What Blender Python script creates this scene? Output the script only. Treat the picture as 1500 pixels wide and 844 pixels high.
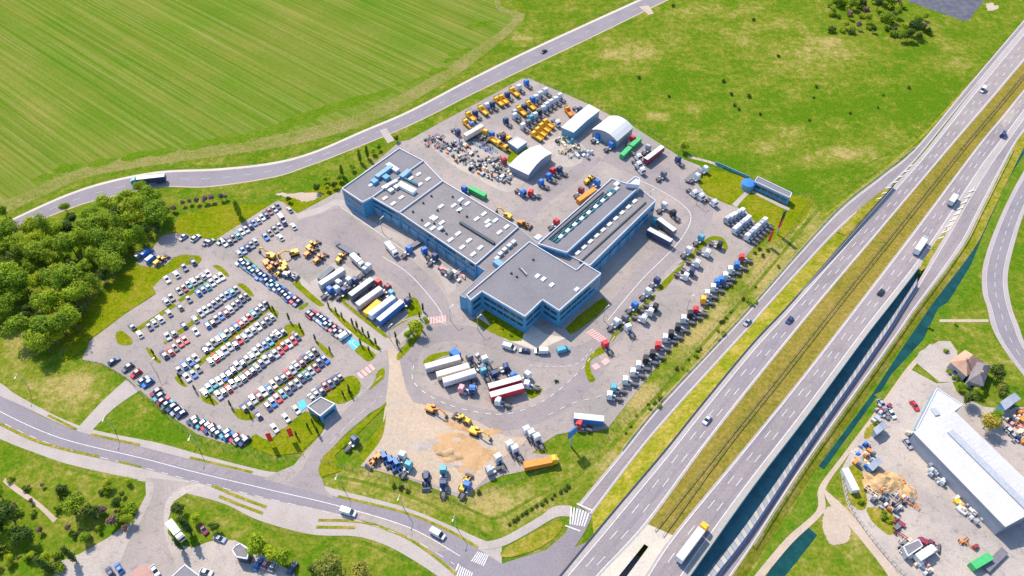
import bpy, bmesh, math, random
from mathutils import Vector, Matrix, noise
from mathutils.geometry import tessellate_polygon
random.seed(7)
R = math.radians
for o in list(bpy.data.objects): bpy.data.objects.remove(o)
scene = bpy.context.scene
COL = scene.collection
# ---------------------------------------------------------------- camera, sky, sun, exposure
H, F, DEP = 240.0, 1100.0, R(49)
cam = bpy.data.cameras.new('camera'); camo = bpy.data.objects.new('camera', cam); COL.objects.link(camo)
cam.sensor_width = 36; cam.lens = F/1500*36; cam.clip_start = 1; cam.clip_end = 9000
camo.location = (0, 0, H); camo.rotation_euler = (R(90)-DEP, 0, 0)
scene.camera = camo
SUN_EL = 51.0; SUN_AZ = -33.7          # azimuth clockwise from +Y
w = bpy.data.worlds.new('World'); scene.world = w; w.use_nodes = True
nt = w.node_tree; bg = nt.nodes['Background']
sky = nt.nodes.new('ShaderNodeTexSky'); sky.sky_type = 'NISHITA'; sky.sun_disc = False
sky.ozone_density = 3.5; sky.dust_density = .6; sky.sun_elevation = R(SUN_EL); sky.sun_rotation = R(SUN_AZ % 360)
nt.links.new(sky.outputs[0], bg.inputs[0]); bg.inputs[1].default_value = 0.15
sl = bpy.data.lights.new('sun', 'SUN'); sl.energy = 3.2; sl.angle = R(0.5); sl.color = (1, .90, .755)
so = bpy.data.objects.new('sun', sl); COL.objects.link(so)
sd = Vector((math.sin(R(SUN_AZ))*math.cos(R(SUN_EL)), math.cos(R(SUN_AZ))*math.cos(R(SUN_EL)), math.sin(R(SUN_EL))))
so.rotation_euler = sd.to_track_quat('Z', 'Y').to_euler(); so.location = (0, 300, 400)
vs = scene.view_settings; vs.view_transform = 'Standard'; vs.look = 'None'; vs.gamma = 1; vs.use_curve_mapping = False
vs.exposure = 0.95
scene.render.engine = 'CYCLES'

def P(px, py, z=0.0):
    """photo pixel (1500x844) -> the point of the real place at height z"""
    u = px-750; v = 422-py
    den = F*math.sin(DEP)-v*math.cos(DEP); k = (H-z)/den
    return Vector((k*u, k*(F*math.cos(DEP)+v*math.sin(DEP)), z))
def proj(p):
    """point of the place -> photo pixel"""
    d = Vector(p)-Vector((0, 0, H))
    f = d.y*math.cos(DEP)-d.z*math.sin(DEP); u = d.x; v = d.y*math.sin(DEP)+d.z*math.cos(DEP)
    return 750+F*u/f, 422-F*v/f

# ---------------------------------------------------------------- materials
MATS = {}
def newmat(name):
    m = bpy.data.materials.new(name); m.use_nodes = True; MATS[name] = m
    return m, m.node_tree.nodes, m.node_tree.links, m.node_tree.nodes['Principled BSDF']
def coords(N, L, scale=(1,1,1), rot=0, obj=False):
    tc = N.new('ShaderNodeTexCoord'); mp = N.new('ShaderNodeMapping')
    if obj:
        L.new(tc.outputs['Object'], mp.inputs[0])
    else:
        g = N.new('ShaderNodeNewGeometry'); L.new(g.outputs['Position'], mp.inputs[0])
    mp.inputs['Scale'].default_value = scale; mp.inputs['Rotation'].default_value = (0, 0, rot)
    return mp.outputs[0]
def ntex(N, L, vec, scale, detail=4, rough=.6):
    t = N.new('ShaderNodeTexNoise'); t.inputs['Scale'].default_value = scale
    t.inputs['Detail'].default_value = detail; t.inputs['Roughness'].default_value = rough
    L.new(vec, t.inputs['Vector']); return t.outputs['Fac']
def ramp(N, L, fac, stops):
    r = N.new('ShaderNodeValToRGB'); e = r.color_ramp.elements
    e[0].position, e[0].color = stops[0][0], (*stops[0][1], 1)
    e[1].position, e[1].color = stops[-1][0], (*stops[-1][1], 1)
    for p_, c_ in stops[1:-1]:
        q = e.new(p_); q.color = (*c_, 1)
    L.new(fac, r.inputs[0]); return r.outputs[0]
def mixc(N, L, fac, a, b, mode='MIX'):
    m = N.new('ShaderNodeMix'); m.data_type = 'RGBA'; m.blend_type = mode
    for v_, i in ((fac, 0), (a, 6), (b, 7)):
        if isinstance(v_, (int, float)): m.inputs[i].default_value = v_
        elif isinstance(v_, tuple): m.inputs[i].default_value = (*v_, 1)
        else: L.new(v_, m.inputs[i])
    return m.outputs[2]
def sc(c, f): return tuple(x*f for x in c)
def mottled(name, col, amp=.25, scale=.15, fine=2.0, rough=.85, alt=None, bump=0, metallic=0, spec=.3, stain=0, streak=None):
    m, N, L, B = newmat(name)
    v = coords(N, L)
    a = ntex(N, L, v, scale, 5, .65); b = ntex(N, L, v, fine, 3, .7)
    alt = alt or sc(col, 1-amp)
    c = ramp(N, L, a, [(.32, alt), (.5, col), (.7, sc(col, 1+amp*.6))])
    c = mixc(N, L, .55, c, ramp(N, L, b, [(.3, (.72,)*3), (.7, (1.22,)*3)]), 'MULTIPLY')
    if stain:      # oil stains, patch repairs
        c = mixc(N, L, stain, c, ramp(N, L, ntex(N, L, v, .33, 5, .75), [(.34, (.70, .70, .74)), (.46, (1, 1, 1)), (.62, (1, 1, 1)), (.74, (1.14, 1.12, 1.08))]), 'MULTIPLY')
        c = mixc(N, L, stain, c, ramp(N, L, ntex(N, L, v, .025, 4, .6), [(.38, (.86, .87, .9)), (.6, (1.06, 1.04, 1.02))]), 'MULTIPLY')
    if streak is not None:   # wheel paths run along the road
        v2 = coords(N, L, (1, 1, 1), -streak); mp = N.new('ShaderNodeMapping'); mp.inputs['Scale'].default_value = (.03, 1, 1); L.new(v2, mp.inputs[0])
        c = mixc(N, L, .8, c, ramp(N, L, ntex(N, L, mp.outputs[0], .75, 4, .6), [(.34, (.84, .83, .88)), (.5, (1, 1, 1)), (.68, (1.10, 1.08, 1.05))]), 'MULTIPLY')
    L.new(c, B.inputs['Base Color']); B.inputs['Roughness'].default_value = rough
    B.inputs['Metallic'].default_value = metallic; B.inputs['Specular IOR Level'].default_value = spec
    return m
MWA = math.atan2(P(1225,450).y-P(958,774).y, P(1225,450).x-P(958,774).x)
def plain(name, col, rough=.6, metallic=0, spec=.4, var=.12, sc_=.9):
    m, N, L, B = newmat(name)
    v = coords(N, L); a = ntex(N, L, v, sc_, 3)
    c = ramp(N, L, a, [(.3, sc(col, 1-var)), (.7, sc(col, 1+var))])
    L.new(c, B.inputs['Base Color']); B.inputs['Roughness'].default_value = rough
    B.inputs['Metallic'].default_value = metallic; B.inputs['Specular IOR Level'].default_value = spec
    return m
def painted(name, rough=.35, var=.1, metallic=0.0):
    """paint that takes its colour from the object"""
    m, N, L, B = newmat(name)
    oi = N.new('ShaderNodeObjectInfo'); v = coords(N, L); a = ntex(N, L, v, 1.3, 3)
    c = mixc(N, L, 1.0, oi.outputs['Color'], ramp(N, L, a, [(.3, (1-var,)*3), (.7, (1+var,)*3)]), 'MULTIPLY')
    L.new(c, B.inputs['Base Color']); B.inputs['Roughness'].default_value = rough
    B.inputs['Metallic'].default_value = metallic
    return m
painted('car_paint', .35, .12); painted('truck_paint', .5, .24); painted('matte_paint', .7, .16)
plain('car_glass', (.02, .035, .06), .08, 0, .6); plain('tyre', (.02, .02, .022), .9)
plain('chassis_metal', (.10, .10, .12), .7, .1); plain('rim_metal', (.4, .4, .42), .4, .6)
plain('trailer_frame', (.16, .15, .17), .7); plain('lamp_lens', (.7, .7, .65), .2)
plain('dark_rubber', (.015, .015, .017), .9); plain('galvanised', (.42, .44, .46), .5, .3)
plain('white_paint_line', (.60, .58, .56), .7, 0, .3, .18, 1.5)
plain('pink_paint', (.62, .36, .33), .8, 0, .3, .15, 1.5); plain('blue_paint', (.08, .42, .62), .7, 0, .3, .18, 1.5)
mottled('asphalt_yard', (.315, .268, .240), .12, .05, 1.4, .9, alt=(.292, .26, .22), stain=.9)
mottled('asphalt_lane', (.275, .236, .226), .10, .06, 1.6, .9, stain=.7)
mottled('asphalt_street', (.225, .197, .212), .10, .08, 1.6, .88)
mottled('asphalt_motorway', (.25, .215, .218), .10, .05, 1.2, .88, stain=.35, streak=MWA)
mottled('asphalt_shoulder', (.36, .315, .295), .08, .1, 1.8, .9)
mottled('concrete_path', (.37, .32, .285), .12, .12, 1.8, .9)
mottled('concrete_pale', (.5, .44, .36), .10, .12, 1.8, .9)
mottled('dirt_lot', (.42, .325, .235), .22, .04, .9, .95, alt=(.38, .32, .26))
mottled('dirt_orange', (.45, .28, .14), .25, .12, 1.2, .95)
mottled('dirt_track', (.43, .34, .26), .12, .1, 1.4, .95)
mottled('gravel_yard', (.40, .345, .30), .16, .06, 1.6, .95, stain=.9)
mottled('red_paving', (.42, .25, .21), .1, .2, 2, .9)
mottled('concrete_wall', (.36, .35, .34), .15, .2, 2, .85)
mottled('shade_and_roof_teal', (.04, .15, .18), .3, .2, 2, .85)  # blue shade of the motorway gap put into the colour; also on roof parts
mottled('roof_bitumen', (.185, .175, .185), .10, .09, 1.5, .85)
mottled('roof_gravel', (.215, .195, .195), .14, .12, 1.5, .9, alt=(.19, .165, .155))
mottled('roof_pale', (.50, .485, .462), .05, .2, 2, .5)
mottled('roof_membrane', (.55, .52, .50), .08, .3, 2, .6)
mottled('roof_tile', (.46, .27, .19), .2, .5, 4, .85)
mottled('roof_grey_tile', (.21, .18, .19), .2, .5, 4, .85)
mottled('pit_sand', (.42, .28, .15), .4, .4, 2, .95)
mottled('ballast', (.30, .27, .25), .3, .6, 3, .95)
mottled('rust_scrap', (.36, .20, .10), .45, .5, 3, .85)
mottled('timber_pile', (.52, .33, .16), .4, .5, 3, .85)
plain('blue_cladding', (.06, .25, .43), .45, 0, .4, .15, .5)
plain('blue_cladding_light', (.14, .29, .42), .45, 0, .4, .12, .5)
plain('grey_cladding', (.26, .28, .33), .5, 0, .4, .1, .6)
plain('white_trim', (.55, .56, .60), .5, 0, .4, .06); plain('window_glass', (.02, .05, .08), .06, 0, .8, .3, .25)
plain('skylight_dome', (.72, .72, .70), .35, 0, .5, .04); plain('dark_trim', (.03, .05, .07), .6)
plain('tarpaulin', (.56, .55, .53), .55, 0, .4, .05); plain('teal_screen', (.10, .28, .33), .3, 0, .5, .2, .4)
plain('red_sign', (.70, .03, .02), .5); plain('blue_sign', (.03, .17, .45), .4); plain('black_sign', (.02, .02, .02), .5)
plain('navy_rail', (.03, .04, .13), .5)
plain('wood', (.25, .15, .08), .85, 0, .2, .3, 2); plain('bark', (.11, .08, .055), .95, 0, .2, .3, 3)
plain('machine_arm', (.5, .3, .03), .5)
def water(name, col):
    m, N, L, B = newmat(name)
    v = coords(N, L); a = ntex(N, L, v, .25, 4)
    L.new(ramp(N, L, a, [(.35, sc(col, .75)), (.65, sc(col, 1.3))]), B.inputs['Base Color'])
    B.inputs['Roughness'].default_value = .35; B.inputs['Specular IOR Level'].default_value = .15
    bp = N.new('ShaderNodeBump'); bp.inputs['Strength'].default_value = .15
    L.new(ntex(N, L, v, 2.0, 3), bp.inputs['Height']); L.new(bp.outputs[0], B.inputs['Normal'])
water('canal_water', (.006, .05, .052)); water('pond_water', (.095, .088, .10))
# grass: colour from a dryness map that belongs to the ground itself
def grass(name, lush, mid, dry, attr=False, scale=.06, rows=None, bias=0.0):
    m, N, L, B = newmat(name)
    v = coords(N, L)
    big = ntex(N, L, v, scale, 6, .68); fine = ntex(N, L, v, .9, 4, .7); blot = ntex(N, L, v, .28, 4, .7)
    ma = N.new('ShaderNodeMath'); ma.operation = 'ADD'; L.new(big, ma.inputs[0])
    if attr:
        at = N.new('ShaderNodeAttribute'); at.attribute_name = 'dryness'
        mm = N.new('ShaderNodeMath'); mm.operation = 'MULTIPLY_ADD'; L.new(at.outputs['Fac'], mm.inputs[0])
        mm.inputs[1].default_value = .75; mm.inputs[2].default_value = -.375+bias; L.new(mm.outputs[0], ma.inputs[1])
    else: ma.inputs[1].default_value = bias
    mb = N.new('ShaderNodeMath'); mb.operation = 'MULTIPLY_ADD'; L.new(blot, mb.inputs[0]); mb.inputs[1].default_value = 1.05
    mb2 = N.new('ShaderNodeMath'); mb2.operation = 'SUBTRACT'; L.new(mb.outputs[0], mb2.inputs[0]); mb2.inputs[1].default_value = .525
    L.new(ma.outputs[0], mb.inputs[2])
    c = ramp(N, L, mb2.outputs[0], [(.25, lush), (.48, mid), (.78, dry)])
    c = mixc(N, L, .8, c, ramp(N, L, fine, [(.28, (.5, .56, .5)), (.72, (1.5, 1.42, 1.5))]), 'MULTIPLY')
    L.new(c, B.inputs['Base Color']); B.inputs['Roughness'].default_value = .95; B.inputs['Specular IOR Level'].default_value = 0
    bp = N.new('ShaderNodeBump'); bp.inputs['Strength'].default_value = .5; bp.inputs['Distance'].default_value = .5
    L.new(fine, bp.inputs['Height']); L.new(bp.outputs[0], B.inputs['Normal'])
    return m
LUSH, MID, DRY = (.075, .148, .006), (.155, .180, .018), (.33, .26, .09)
grass('grass_ground', LUSH, MID, DRY, True)
grass('grass_lawn', (.095, .155, .003), (.16, .185, .005), (.24, .195, .025), False, .08, bias=-.02)
grass('grass_verge', (.125, .168, .008), (.21, .20, .018), (.34, .25, .07), False, .10)
grass('grass_median', (.145, .145, .022), (.21, .17, .028), (.26, .19, .05), False, .05)
grass('grass_bank', (.05, .12, .008), (.11, .16, .012), (.19, .18, .03), False, .10)
grass('reed_bank', (.05, .13, .008), (.10, .17, .01), (.17, .18, .03), False, .10)
def crop(name):
    m, N, L, B = newmat(name)
    a0, a1 = P(88, 0), P(400, 176); ang = math.atan2(a1.y-a0.y, a1.x-a0.x)
    v = coords(N, L, (1, 1, 1), -ang)
    def st(sx, sy, scale, det=4):
        mp = N.new('ShaderNodeMapping'); mp.inputs['Scale'].default_value = (sx, sy, 1); L.new(v, mp.inputs[0])
        return ntex(N, L, mp.outputs[0], scale, det, .6)
    s1 = st(.012, 1, .5, 5); s2 = st(.012, 1, .06, 3); pat = ntex(N, L, v, .018, 4); fine = st(.25, 1, 1.3, 3)
    c = ramp(N, L, s1, [(.34, (.085, .150, .010)), (.5, (.130, .175, .020)), (.68, (.185, .208, .04))])
    c = mixc(N, L, .6, c, ramp(N, L, s2, [(.3, (.78, .95, .8)), (.7, (1.2, 1.05, 1.25))]), 'MULTIPLY')
    c = mixc(N, L, .8, c, ramp(N, L, pat, [(.3, (.68, .95, .5)), (.7, (1.36, 1.02, 1.6))]), 'MULTIPLY')
    # tramlines
    sx = N.new('ShaderNodeSeparateXYZ'); L.new(v, sx.inputs[0])
    md = N.new('ShaderNodeMath'); md.operation = 'PINGPONG'; md.inputs[1].default_value = 7.5
    L.new(sx.outputs['Y'], md.inputs[0])
    lt = N.new('ShaderNodeMath'); lt.operation = 'LESS_THAN'; lt.inputs[1].default_value = .42; L.new(md.outputs[0], lt.inputs[0])
    br = st(.03, .3, .3, 3); mu = N.new('ShaderNodeMath'); mu.operation = 'MULTIPLY'
    L.new(lt.outputs[0], mu.inputs[0]); L.new(ramp(N, L, br, [(.4, (0, 0, 0)), (.62, (.5,)*3)]), mu.inputs[1])
    c = mixc(N, L, mu.outputs[0], c, (.25, .25, .085))
    c = mixc(N, L, .5, c, ramp(N, L, fine, [(.3, (.75,)*3), (.7, (1.25,)*3)]), 'MULTIPLY')
    L.new(c, B.inputs['Base Color']); B.inputs['Roughness'].default_value = .95; B.inputs['Specular IOR Level'].default_value = 0
crop('crop')
grass('crop_headland', (.13, .165, .02), (.185, .19, .045), (.26, .21, .09), False, .05)
grass('crop_bright', (.07, .15, .005), (.095, .165, .008), (.14, .18, .02), False, .08)
def leaf(name, c1, c2, c3):
    m, N, L, B = newmat(name)
    oi = N.new('ShaderNodeObjectInfo'); g = N.new('ShaderNodeNewGeometry')
    t = N.new('ShaderNodeTexNoise'); t.inputs['Scale'].default_value = .55; t.inputs['Detail'].default_value = 3; L.new(g.outputs['Position'], t.inputs['Vector'])
    c = ramp(N, L, t.outputs['Fac'], [(.3, c1), (.5, c2), (.72, c3)])
    c = mixc(N, L, 1.0, c, ramp(N, L, oi.outputs['Random'], [(0, (.7, .8, .8)), (.5, (1, 1, 1)), (1, (1.35, 1.15, .9))]), 'MULTIPLY')
    L.new(c, B.inputs['Base Color']); B.inputs['Roughness'].default_value = .8; B.inputs['Specular IOR Level'].default_value = .2
    tr = N.new('ShaderNodeBsdfTranslucent'); L.new(c, tr.inputs[0]); ms = N.new('ShaderNodeMixShader'); ms.inputs[0].default_value = .3
    L.new(B.outputs[0], ms.inputs[1]); L.new(tr.outputs[0], ms.inputs[2]); L.new(ms.outputs[0], N['Material Output'].inputs[0])
leaf('leaf_green', (.13, .21, .01), (.24, .34, .016), (.36, .46, .03))
leaf('leaf_lime', (.2, .3, .01), (.31, .42, .015), (.42, .5, .03))
leaf('leaf_dark', (.04, .08, .02), (.08, .13, .02), (.13, .19, .03))
leaf('leaf_yellow', (.22, .24, .03), (.33, .31, .05), (.42, .36, .07))
leaf('leaf_purple', (.14, .09, .10), (.23, .15, .14), (.32, .24, .2))

# ---------------------------------------------------------------- mesh helpers
class MB:
    def __init__(s): s.v = []; s.f = []; s.m = []; s.mats = []
    def mi(s, mat):
        if mat not in s.mats: s.mats.append(mat)
        return s.mats.index(mat)
    def face(s, pts, mat):
        i = len(s.v); s.v += [tuple(p) for p in pts]; s.f.append(tuple(range(i, i+len(pts)))); s.m.append(s.mi(mat))
    def prism(s, bot, top, mat, cap=True):
        n = len(bot); i = len(s.v); s.v += [tuple(p) for p in bot]+[tuple(p) for p in top]; k = s.mi(mat)
        for a in range(n):
            b = (a+1) % n; s.f.append((i+a, i+b, i+n+b, i+n+a)); s.m.append(k)
        if cap:
            s.f.append(tuple(i+n+a for a in range(n))); s.m.append(k)
            s.f.append(tuple(i+n-1-a for a in range(n))); s.m.append(k)
        return s
    def box(s, x0, x1, y0, y1, z0, z1, mat, tx0=0, tx1=0, ty=0):
        b = [(x0, y0, z0), (x1, y0, z0), (x1, y1, z0), (x0, y1, z0)]
        t = [(x0+tx0, y0+ty, z1), (x1-tx1, y0+ty, z1), (x1-tx1, y1-ty, z1), (x0+tx0, y1-ty, z1)]
        s.prism(b, t, mat); return s
    def cyl(s, c, r, h, mat, axis='y', n=10, r2=None):
        r2 = r if r2 is None else r2; b = []; t = []
        for k in range(n):
            a = 2*math.pi*k/n; ca, sa = math.cos(a), math.sin(a)
            for lst, rr, hh in ((b, r, -h/2), (t, r2, h/2)):
                if axis == 'y': lst.append((c[0]+rr*ca, c[1]+hh, c[2]+rr*sa))
                elif axis == 'x': lst.append((c[0]+hh, c[1]+rr*ca, c[2]+rr*sa))
                else: lst.append((c[0]+rr*ca, c[1]+rr*sa, c[2]+hh))
        s.prism(b, t, mat); return s
    def bar(s, p, q, w_, mat, h_=None):
        p = Vector(p); q = Vector(q); d = (q-p).normalized(); h_ = h_ or w_
        sd_ = d.cross(Vector((0, 0, 1)));  sd_ = Vector((1, 0, 0)) if sd_.length < .01 else sd_.normalized()
        up = sd_.cross(d).normalized()
        o = [sd_*w_/2+up*h_/2, -sd_*w_/2+up*h_/2, -sd_*w_/2-up*h_/2, sd_*w_/2-up*h_/2]
        s.prism([p+x for x in o], [q+x for x in o], mat); return s
    def mesh(s, name):
        me = bpy.data.meshes.new(name); me.from_pydata(s.v, [], s.f)
        for m_ in s.mats: me.materials.append(MATS[m_])
        me.polygons.foreach_set('material_index', s.m)
        bm = bmesh.new(); bm.from_mesh(me); bmesh.ops.recalc_face_normals(bm, faces=bm.faces); bm.to_mesh(me); bm.free()
        return me
    def build(s, name, parent=None):
        o = bpy.data.objects.new(name, s.mesh(name)); COL.objects.link(o)
        if parent: o.parent = parent
        return o
USED = {}
def tag(o, label=None, cat=None, group=None, kind=None):
    if label:
        n = len(label.split())
        if not 4 <= n <= 16: print('LABEL LENGTH', n, label)
        USED.setdefault(label, []).append(group); o['label'] = label
    if cat: o['category'] = cat
    if group: o['group'] = group
    if kind: o['kind'] = kind
    return o
def empty(name, loc=(0,0,0), rz=0):
    o = bpy.data.objects.new(name, None); COL.objects.link(o); o.location = loc; o.rotation_euler = (0, 0, rz)
    o.empty_display_size = 1; return o
def recentre(o):
    """put the origin of a world-space mesh at its base centre"""
    me = o.data; xs = [v.co for v in me.vertices]
    c = Vector(((min(v.x for v in xs)+max(v.x for v in xs))/2, (min(v.y for v in xs)+max(v.y for v in xs))/2, min(v.z for v in xs)))
    me.transform(Matrix.Translation(-c)); o.location = c
def catmull(pts, n=6):
    if len(pts) < 3: return list(pts)
    out = []; q = [pts[0]]+list(pts)+[pts[-1]]
    for i in range(1, len(q)-2):
        p0, p1, p2, p3 = q[i-1], q[i], q[i+1], q[i+2]
        for k in range(n):
            t = k/n
            out.append(tuple(.5*((2*b)+(-a+c)*t+(2*a-5*b+4*c-d)*t*t+(-a+3*b-3*c+d)*t**3) for a, b, c, d in zip(p0, p1, p2, p3)))
    out.append(tuple(pts[-1])); return out
def resample(w_, n):
    ds = [0]
    for a, b in zip(w_, w_[1:]): ds.append(ds[-1]+(b-a).length)
    out = []; j = 0
    for k in range(n):
        t = ds[-1]*k/(n-1)
        while j < len(ds)-2 and ds[j+1] < t: j += 1
        s_ = (t-ds[j])/max(1e-9, ds[j+1]-ds[j]); out.append(w_[j].lerp(w_[j+1], s_))
    return out
def sheet(name, poly, mat, z, smooth=False, kind='structure', rough=None):
    if rough is None: rough = 3.2 if mat in ('dirt_orange','dirt_lot','crop_bright','dirt_track') else (1.6 if mat in ('gravel_yard','concrete_path','grass_verge') else 0)
    if smooth:
        q = list(poly)+[poly[0]]; n = len(poly)
        q = catmull([poly[-1]]+list(poly)+[poly[0], poly[1]], 5)[5:-5]
        poly = q[:-1]
        if rough:
            rs = []
            for i, (a, b) in enumerate(poly):
                a2, b2 = poly[(i+1) % len(poly)]
                for t in (0, .5):
                    x, y = a+(a2-a)*t, b+(b2-b)*t; v_ = noise.noise_vector(Vector((x*.35, y*.35, 5)))
                    rs.append((x+v_.x*rough, y+v_.y*rough*.7))
            poly = rs
    w_ = [P(a, b, 0) for a, b in poly]
    w_ = [Vector((p.x, p.y, z)) for p in w_]
    tr = tessellate_polygon([w_])
    me = bpy.data.meshes.new(name); me.from_pydata([tuple(p) for p in w_], [], [tuple(t) for t in tr])
    me.materials.append(MATS[mat])
    bm = bmesh.new(); bm.from_mesh(me)
    for f in bm.faces:
        if f.normal.z < 0: f.normal_flip()
    bm.to_mesh(me); bm.free()
    o = bpy.data.objects.new(name, me); COL.objects.link(o); tag(o, kind=kind); recentre(o); return o
def smooth01(t): t = max(0, min(1, t)); return t*t*(3-2*t)
def zm(py): return .16+4.0*smooth01((py-290)/270)      # height of the motorway platform above the fields
def wline(pts, zf=0, n=6):
    zf_ = zf if callable(zf) else (lambda y: zf)
    return [P(a, b, zf_(b)) for a, b in catmull(pts, n)]
def strip(name, left, right, mat, zl=0.0, zr=0.0, dz=0.0, kind='structure', n=60, obj=None):
    a = resample(wline(left, zl), n); b = resample(wline(right, zr), n)
    m = MB(); 
    for i in range(n-1):
        m.face([a[i]+Vector((0,0,dz)), b[i]+Vector((0,0,dz)), b[i+1]+Vector((0,0,dz)), a[i+1]+Vector((0,0,dz))], mat)
    o = m.build(name)
    for p in o.data.polygons: pass
    bm = bmesh.new(); bm.from_mesh(o.data); bmesh.ops.remove_doubles(bm, verts=bm.verts, dist=.001)
    for f in bm.faces:
        if f.normal.z < 0: f.normal_flip()
    bm.to_mesh(o.data); bm.free()
    recentre(o)
    if kind: tag(o, kind=kind)
    return o
def offset_line(w_, d):
    out = []
    for i, p in enumerate(w_):
        a = w_[max(0, i-1)]; b = w_[min(len(w_)-1, i+1)]; t = (b-a); t.z = 0; t.normalize()
        out.append(p+Vector((t.y, -t.x, 0))*d)
    return out
def marking(pts, width, z=0, dash=None, off=0, mat='white_paint_line', name='road_marking', dz=.05, world=None):
    w_ = world or wline(pts, z); w_ = offset_line(w_, off) if off else w_
    L_ = sum((b-a).length for a, b in zip(w_, w_[1:])); m = MB()
    if dash:
        on, gap = dash; t = 0; segs = []
        while t < L_: segs.append((t, min(L_, t+on))); t += on+gap
    else: segs = [(0, L_)]
    n = max(2, int(L_/.5)); rs = resample(w_, n); step = L_/(n-1)
    a = offset_line(rs, width/2); b = offset_line(rs, -width/2); up = Vector((0, 0, dz))
    for s0, s1 in segs:
        i0 = int(round(s0/step)); i1 = min(n-1, int(round(s1/step))); st = 1 if dash else 4
        i = i0
        while i < i1:
            j = min(i1, i+(i1-i0 if dash and i1-i0 < 8 else 4))
            m.face([a[i]+up, b[i]+up, b[j]+up, a[j]+up], mat); i = j
    if not m.f: return
    o = m.build(name)
    for f in o.data.polygons:
        pass
    bm = bmesh.new(); bm.from_mesh(o.data)
    for f in bm.faces:
        if f.normal.z < 0: f.normal_flip()
    bm.to_mesh(o.data); bm.free(); recentre(o); tag(o, kind='structure'); return o
# ================================================================ GROUND
def blob(px, py, rx, ry, a): return (P(px, py), rx, ry, a)
DRYB = [(900,80,20,9,0.5),(870,110,16,8,0.35),(985,55,24,10,0.4),(1010,100,20,9,0.3),(1090,60,26,12,0.35),(1190,100,40,16,0.4),(1205,60,28,10,0.5),(1260,75,26,10,0.4),(1150,130,20,8,0.3),(1290,90,16,12,0.35),(1240,225,30,10,0.3),(1165,190,26,10,0.35),(1020,160,22,8,0.3),(1120,215,26,8,0.35),(970,172,14,6,0.6),(1390,70,20,10,0.35),(1270,15,16,8,0.2),(840,45,16,9,0.3),(800,70,24,9,0.4),(1010,40,30,8,0.3),(1180,240,30,8,0.3),(1320,200,20,14,0.35),(880,690,60,26,.5),(960,600,50,40,.55),(1060,480,50,50,.55),(1150,380,40,40,.4),(650,740,110,12,.4),(1235,230,40,16,.3),(1420,520,40,24,.1),(1300,100,60,30,-.3),(1350,140,60,30,-.35),(1230,170,60,30,-.2),(930,75,45,22,.5),(1200,75,60,30,.45),(1060,20,60,18,.3),(960,172,22,10,.5),(1130,40,50,20,.3),(950,15,50,14,.3),
 (90,570,60,26,.75),(30,500,26,34,.7),(1250,220,60,26,.3),(1300,110,50,26,.25),(1130,200,50,20,.2),(780,55,30,12,.5),
 (600,715,120,16,.35),(760,735,80,26,.45),(520,700,40,12,.3),(1330,260,40,14,.2),(1180,330,40,30,.6),(1120,400,50,36,.6),(1040,500,50,40,.6),
 (950,600,40,36,.5),(880,680,36,28,.3),(1250,760,40,36,.8),(1240,810,60,26,.25),(660,830,40,20,.1),(440,800,60,12,.1),(545,805,40,20,.3),(1420,480,40,20,.1),
 (1400,90,30,20,.2),(1380,180,60,20,-.25),(60,700,60,20,.25),(160,700,50,14,.25),(180,780,30,20,-.3),(240,630,60,12,-.25),
 (360,250,100,8,-.3),(860,190,60,14,-.6),(970,215,40,12,-.3),(1040,240,60,12,-.5),(1150,275,60,12,-.4),(1250,250,60,20,-.4),(1000,120,60,20,-.3),(1150,160,80,24,-.2),
 (730,700,60,8,-.6),(840,640,30,14,-.2),(420,350,30,20,.1),(330,330,50,14,.35),(160,440,50,22,.35),(900,250,30,10,.2)]
def build_ground():
    x0, x1, y0, y1, st = -420, 420, 60, 620, 3.5
    nx = int((x1-x0)/st)+1; ny = int((y1-y0)/st)+1
    BB = []
    for px, py, rx, ry, a in DRYB:
        c = P(px, py); k = 240/(830-.656*(422-py)); BB.append((c.x, c.y, rx*k, ry*k*1.32, a))
    vs_, dr = [], []
    for j in range(ny):
        for i in range(nx):
            x = x0+i*st; y = y0+j*st; d = .5
            nz = noise.noise(Vector((x*.02, y*.02, 3)))*.9+noise.noise(Vector((x*.06, y*.06, 7)))*.7
            for cx, cy, rx, ry, a in BB:
                q = ((x-cx)/rx)**2+((y-cy)/ry)**2
                if q < 6: d += a*math.exp(-q*(1+.8*nz))
            vs_.append((x, y, 0)); dr.append(max(0, min(1, d*.66)))
    fs = []
    for j in range(ny-1):
        for i in range(nx-1):
            a = j*nx+i; fs.append((a, a+1, a+nx+1, a+nx))
    # skirt to the horizon
    base = len(vs_); X0, X1, Y0, Y1 = x0, x0+(nx-1)*st, y0, y0+(ny-1)*st; E_ = 7000
    for p in ((-E_, -E_), (E_, -E_), (E_, E_), (-E_, E_)): vs_.append((*p, 0)); dr.append(.33)
    c = [0, nx-1, nx*ny-1, nx*(ny-1)]
    bot = list(range(0, nx)); rgt = [nx-1+nx*j for j in range(ny)]; top = [nx*ny-1-i for i in range(nx)]; lft = [nx*(ny-1)-nx*j for j in range(ny)]
    for k, line in enumerate((bot, rgt, top, lft)):
        a, b = base+k, base+(k+1) % 4
        fs.append(tuple([a, b]+line[::-1]))
    me = bpy.data.meshes.new('ground'); me.from_pydata(vs_, [], fs); me.materials.append(MATS['grass_ground'])
    at = me.attributes.new('dryness', 'FLOAT', 'POINT'); at.data.foreach_set('value', dr)
    o = bpy.data.objects.new('ground', me); COL.objects.link(o); tag(o, kind='structure')
build_ground()
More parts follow.
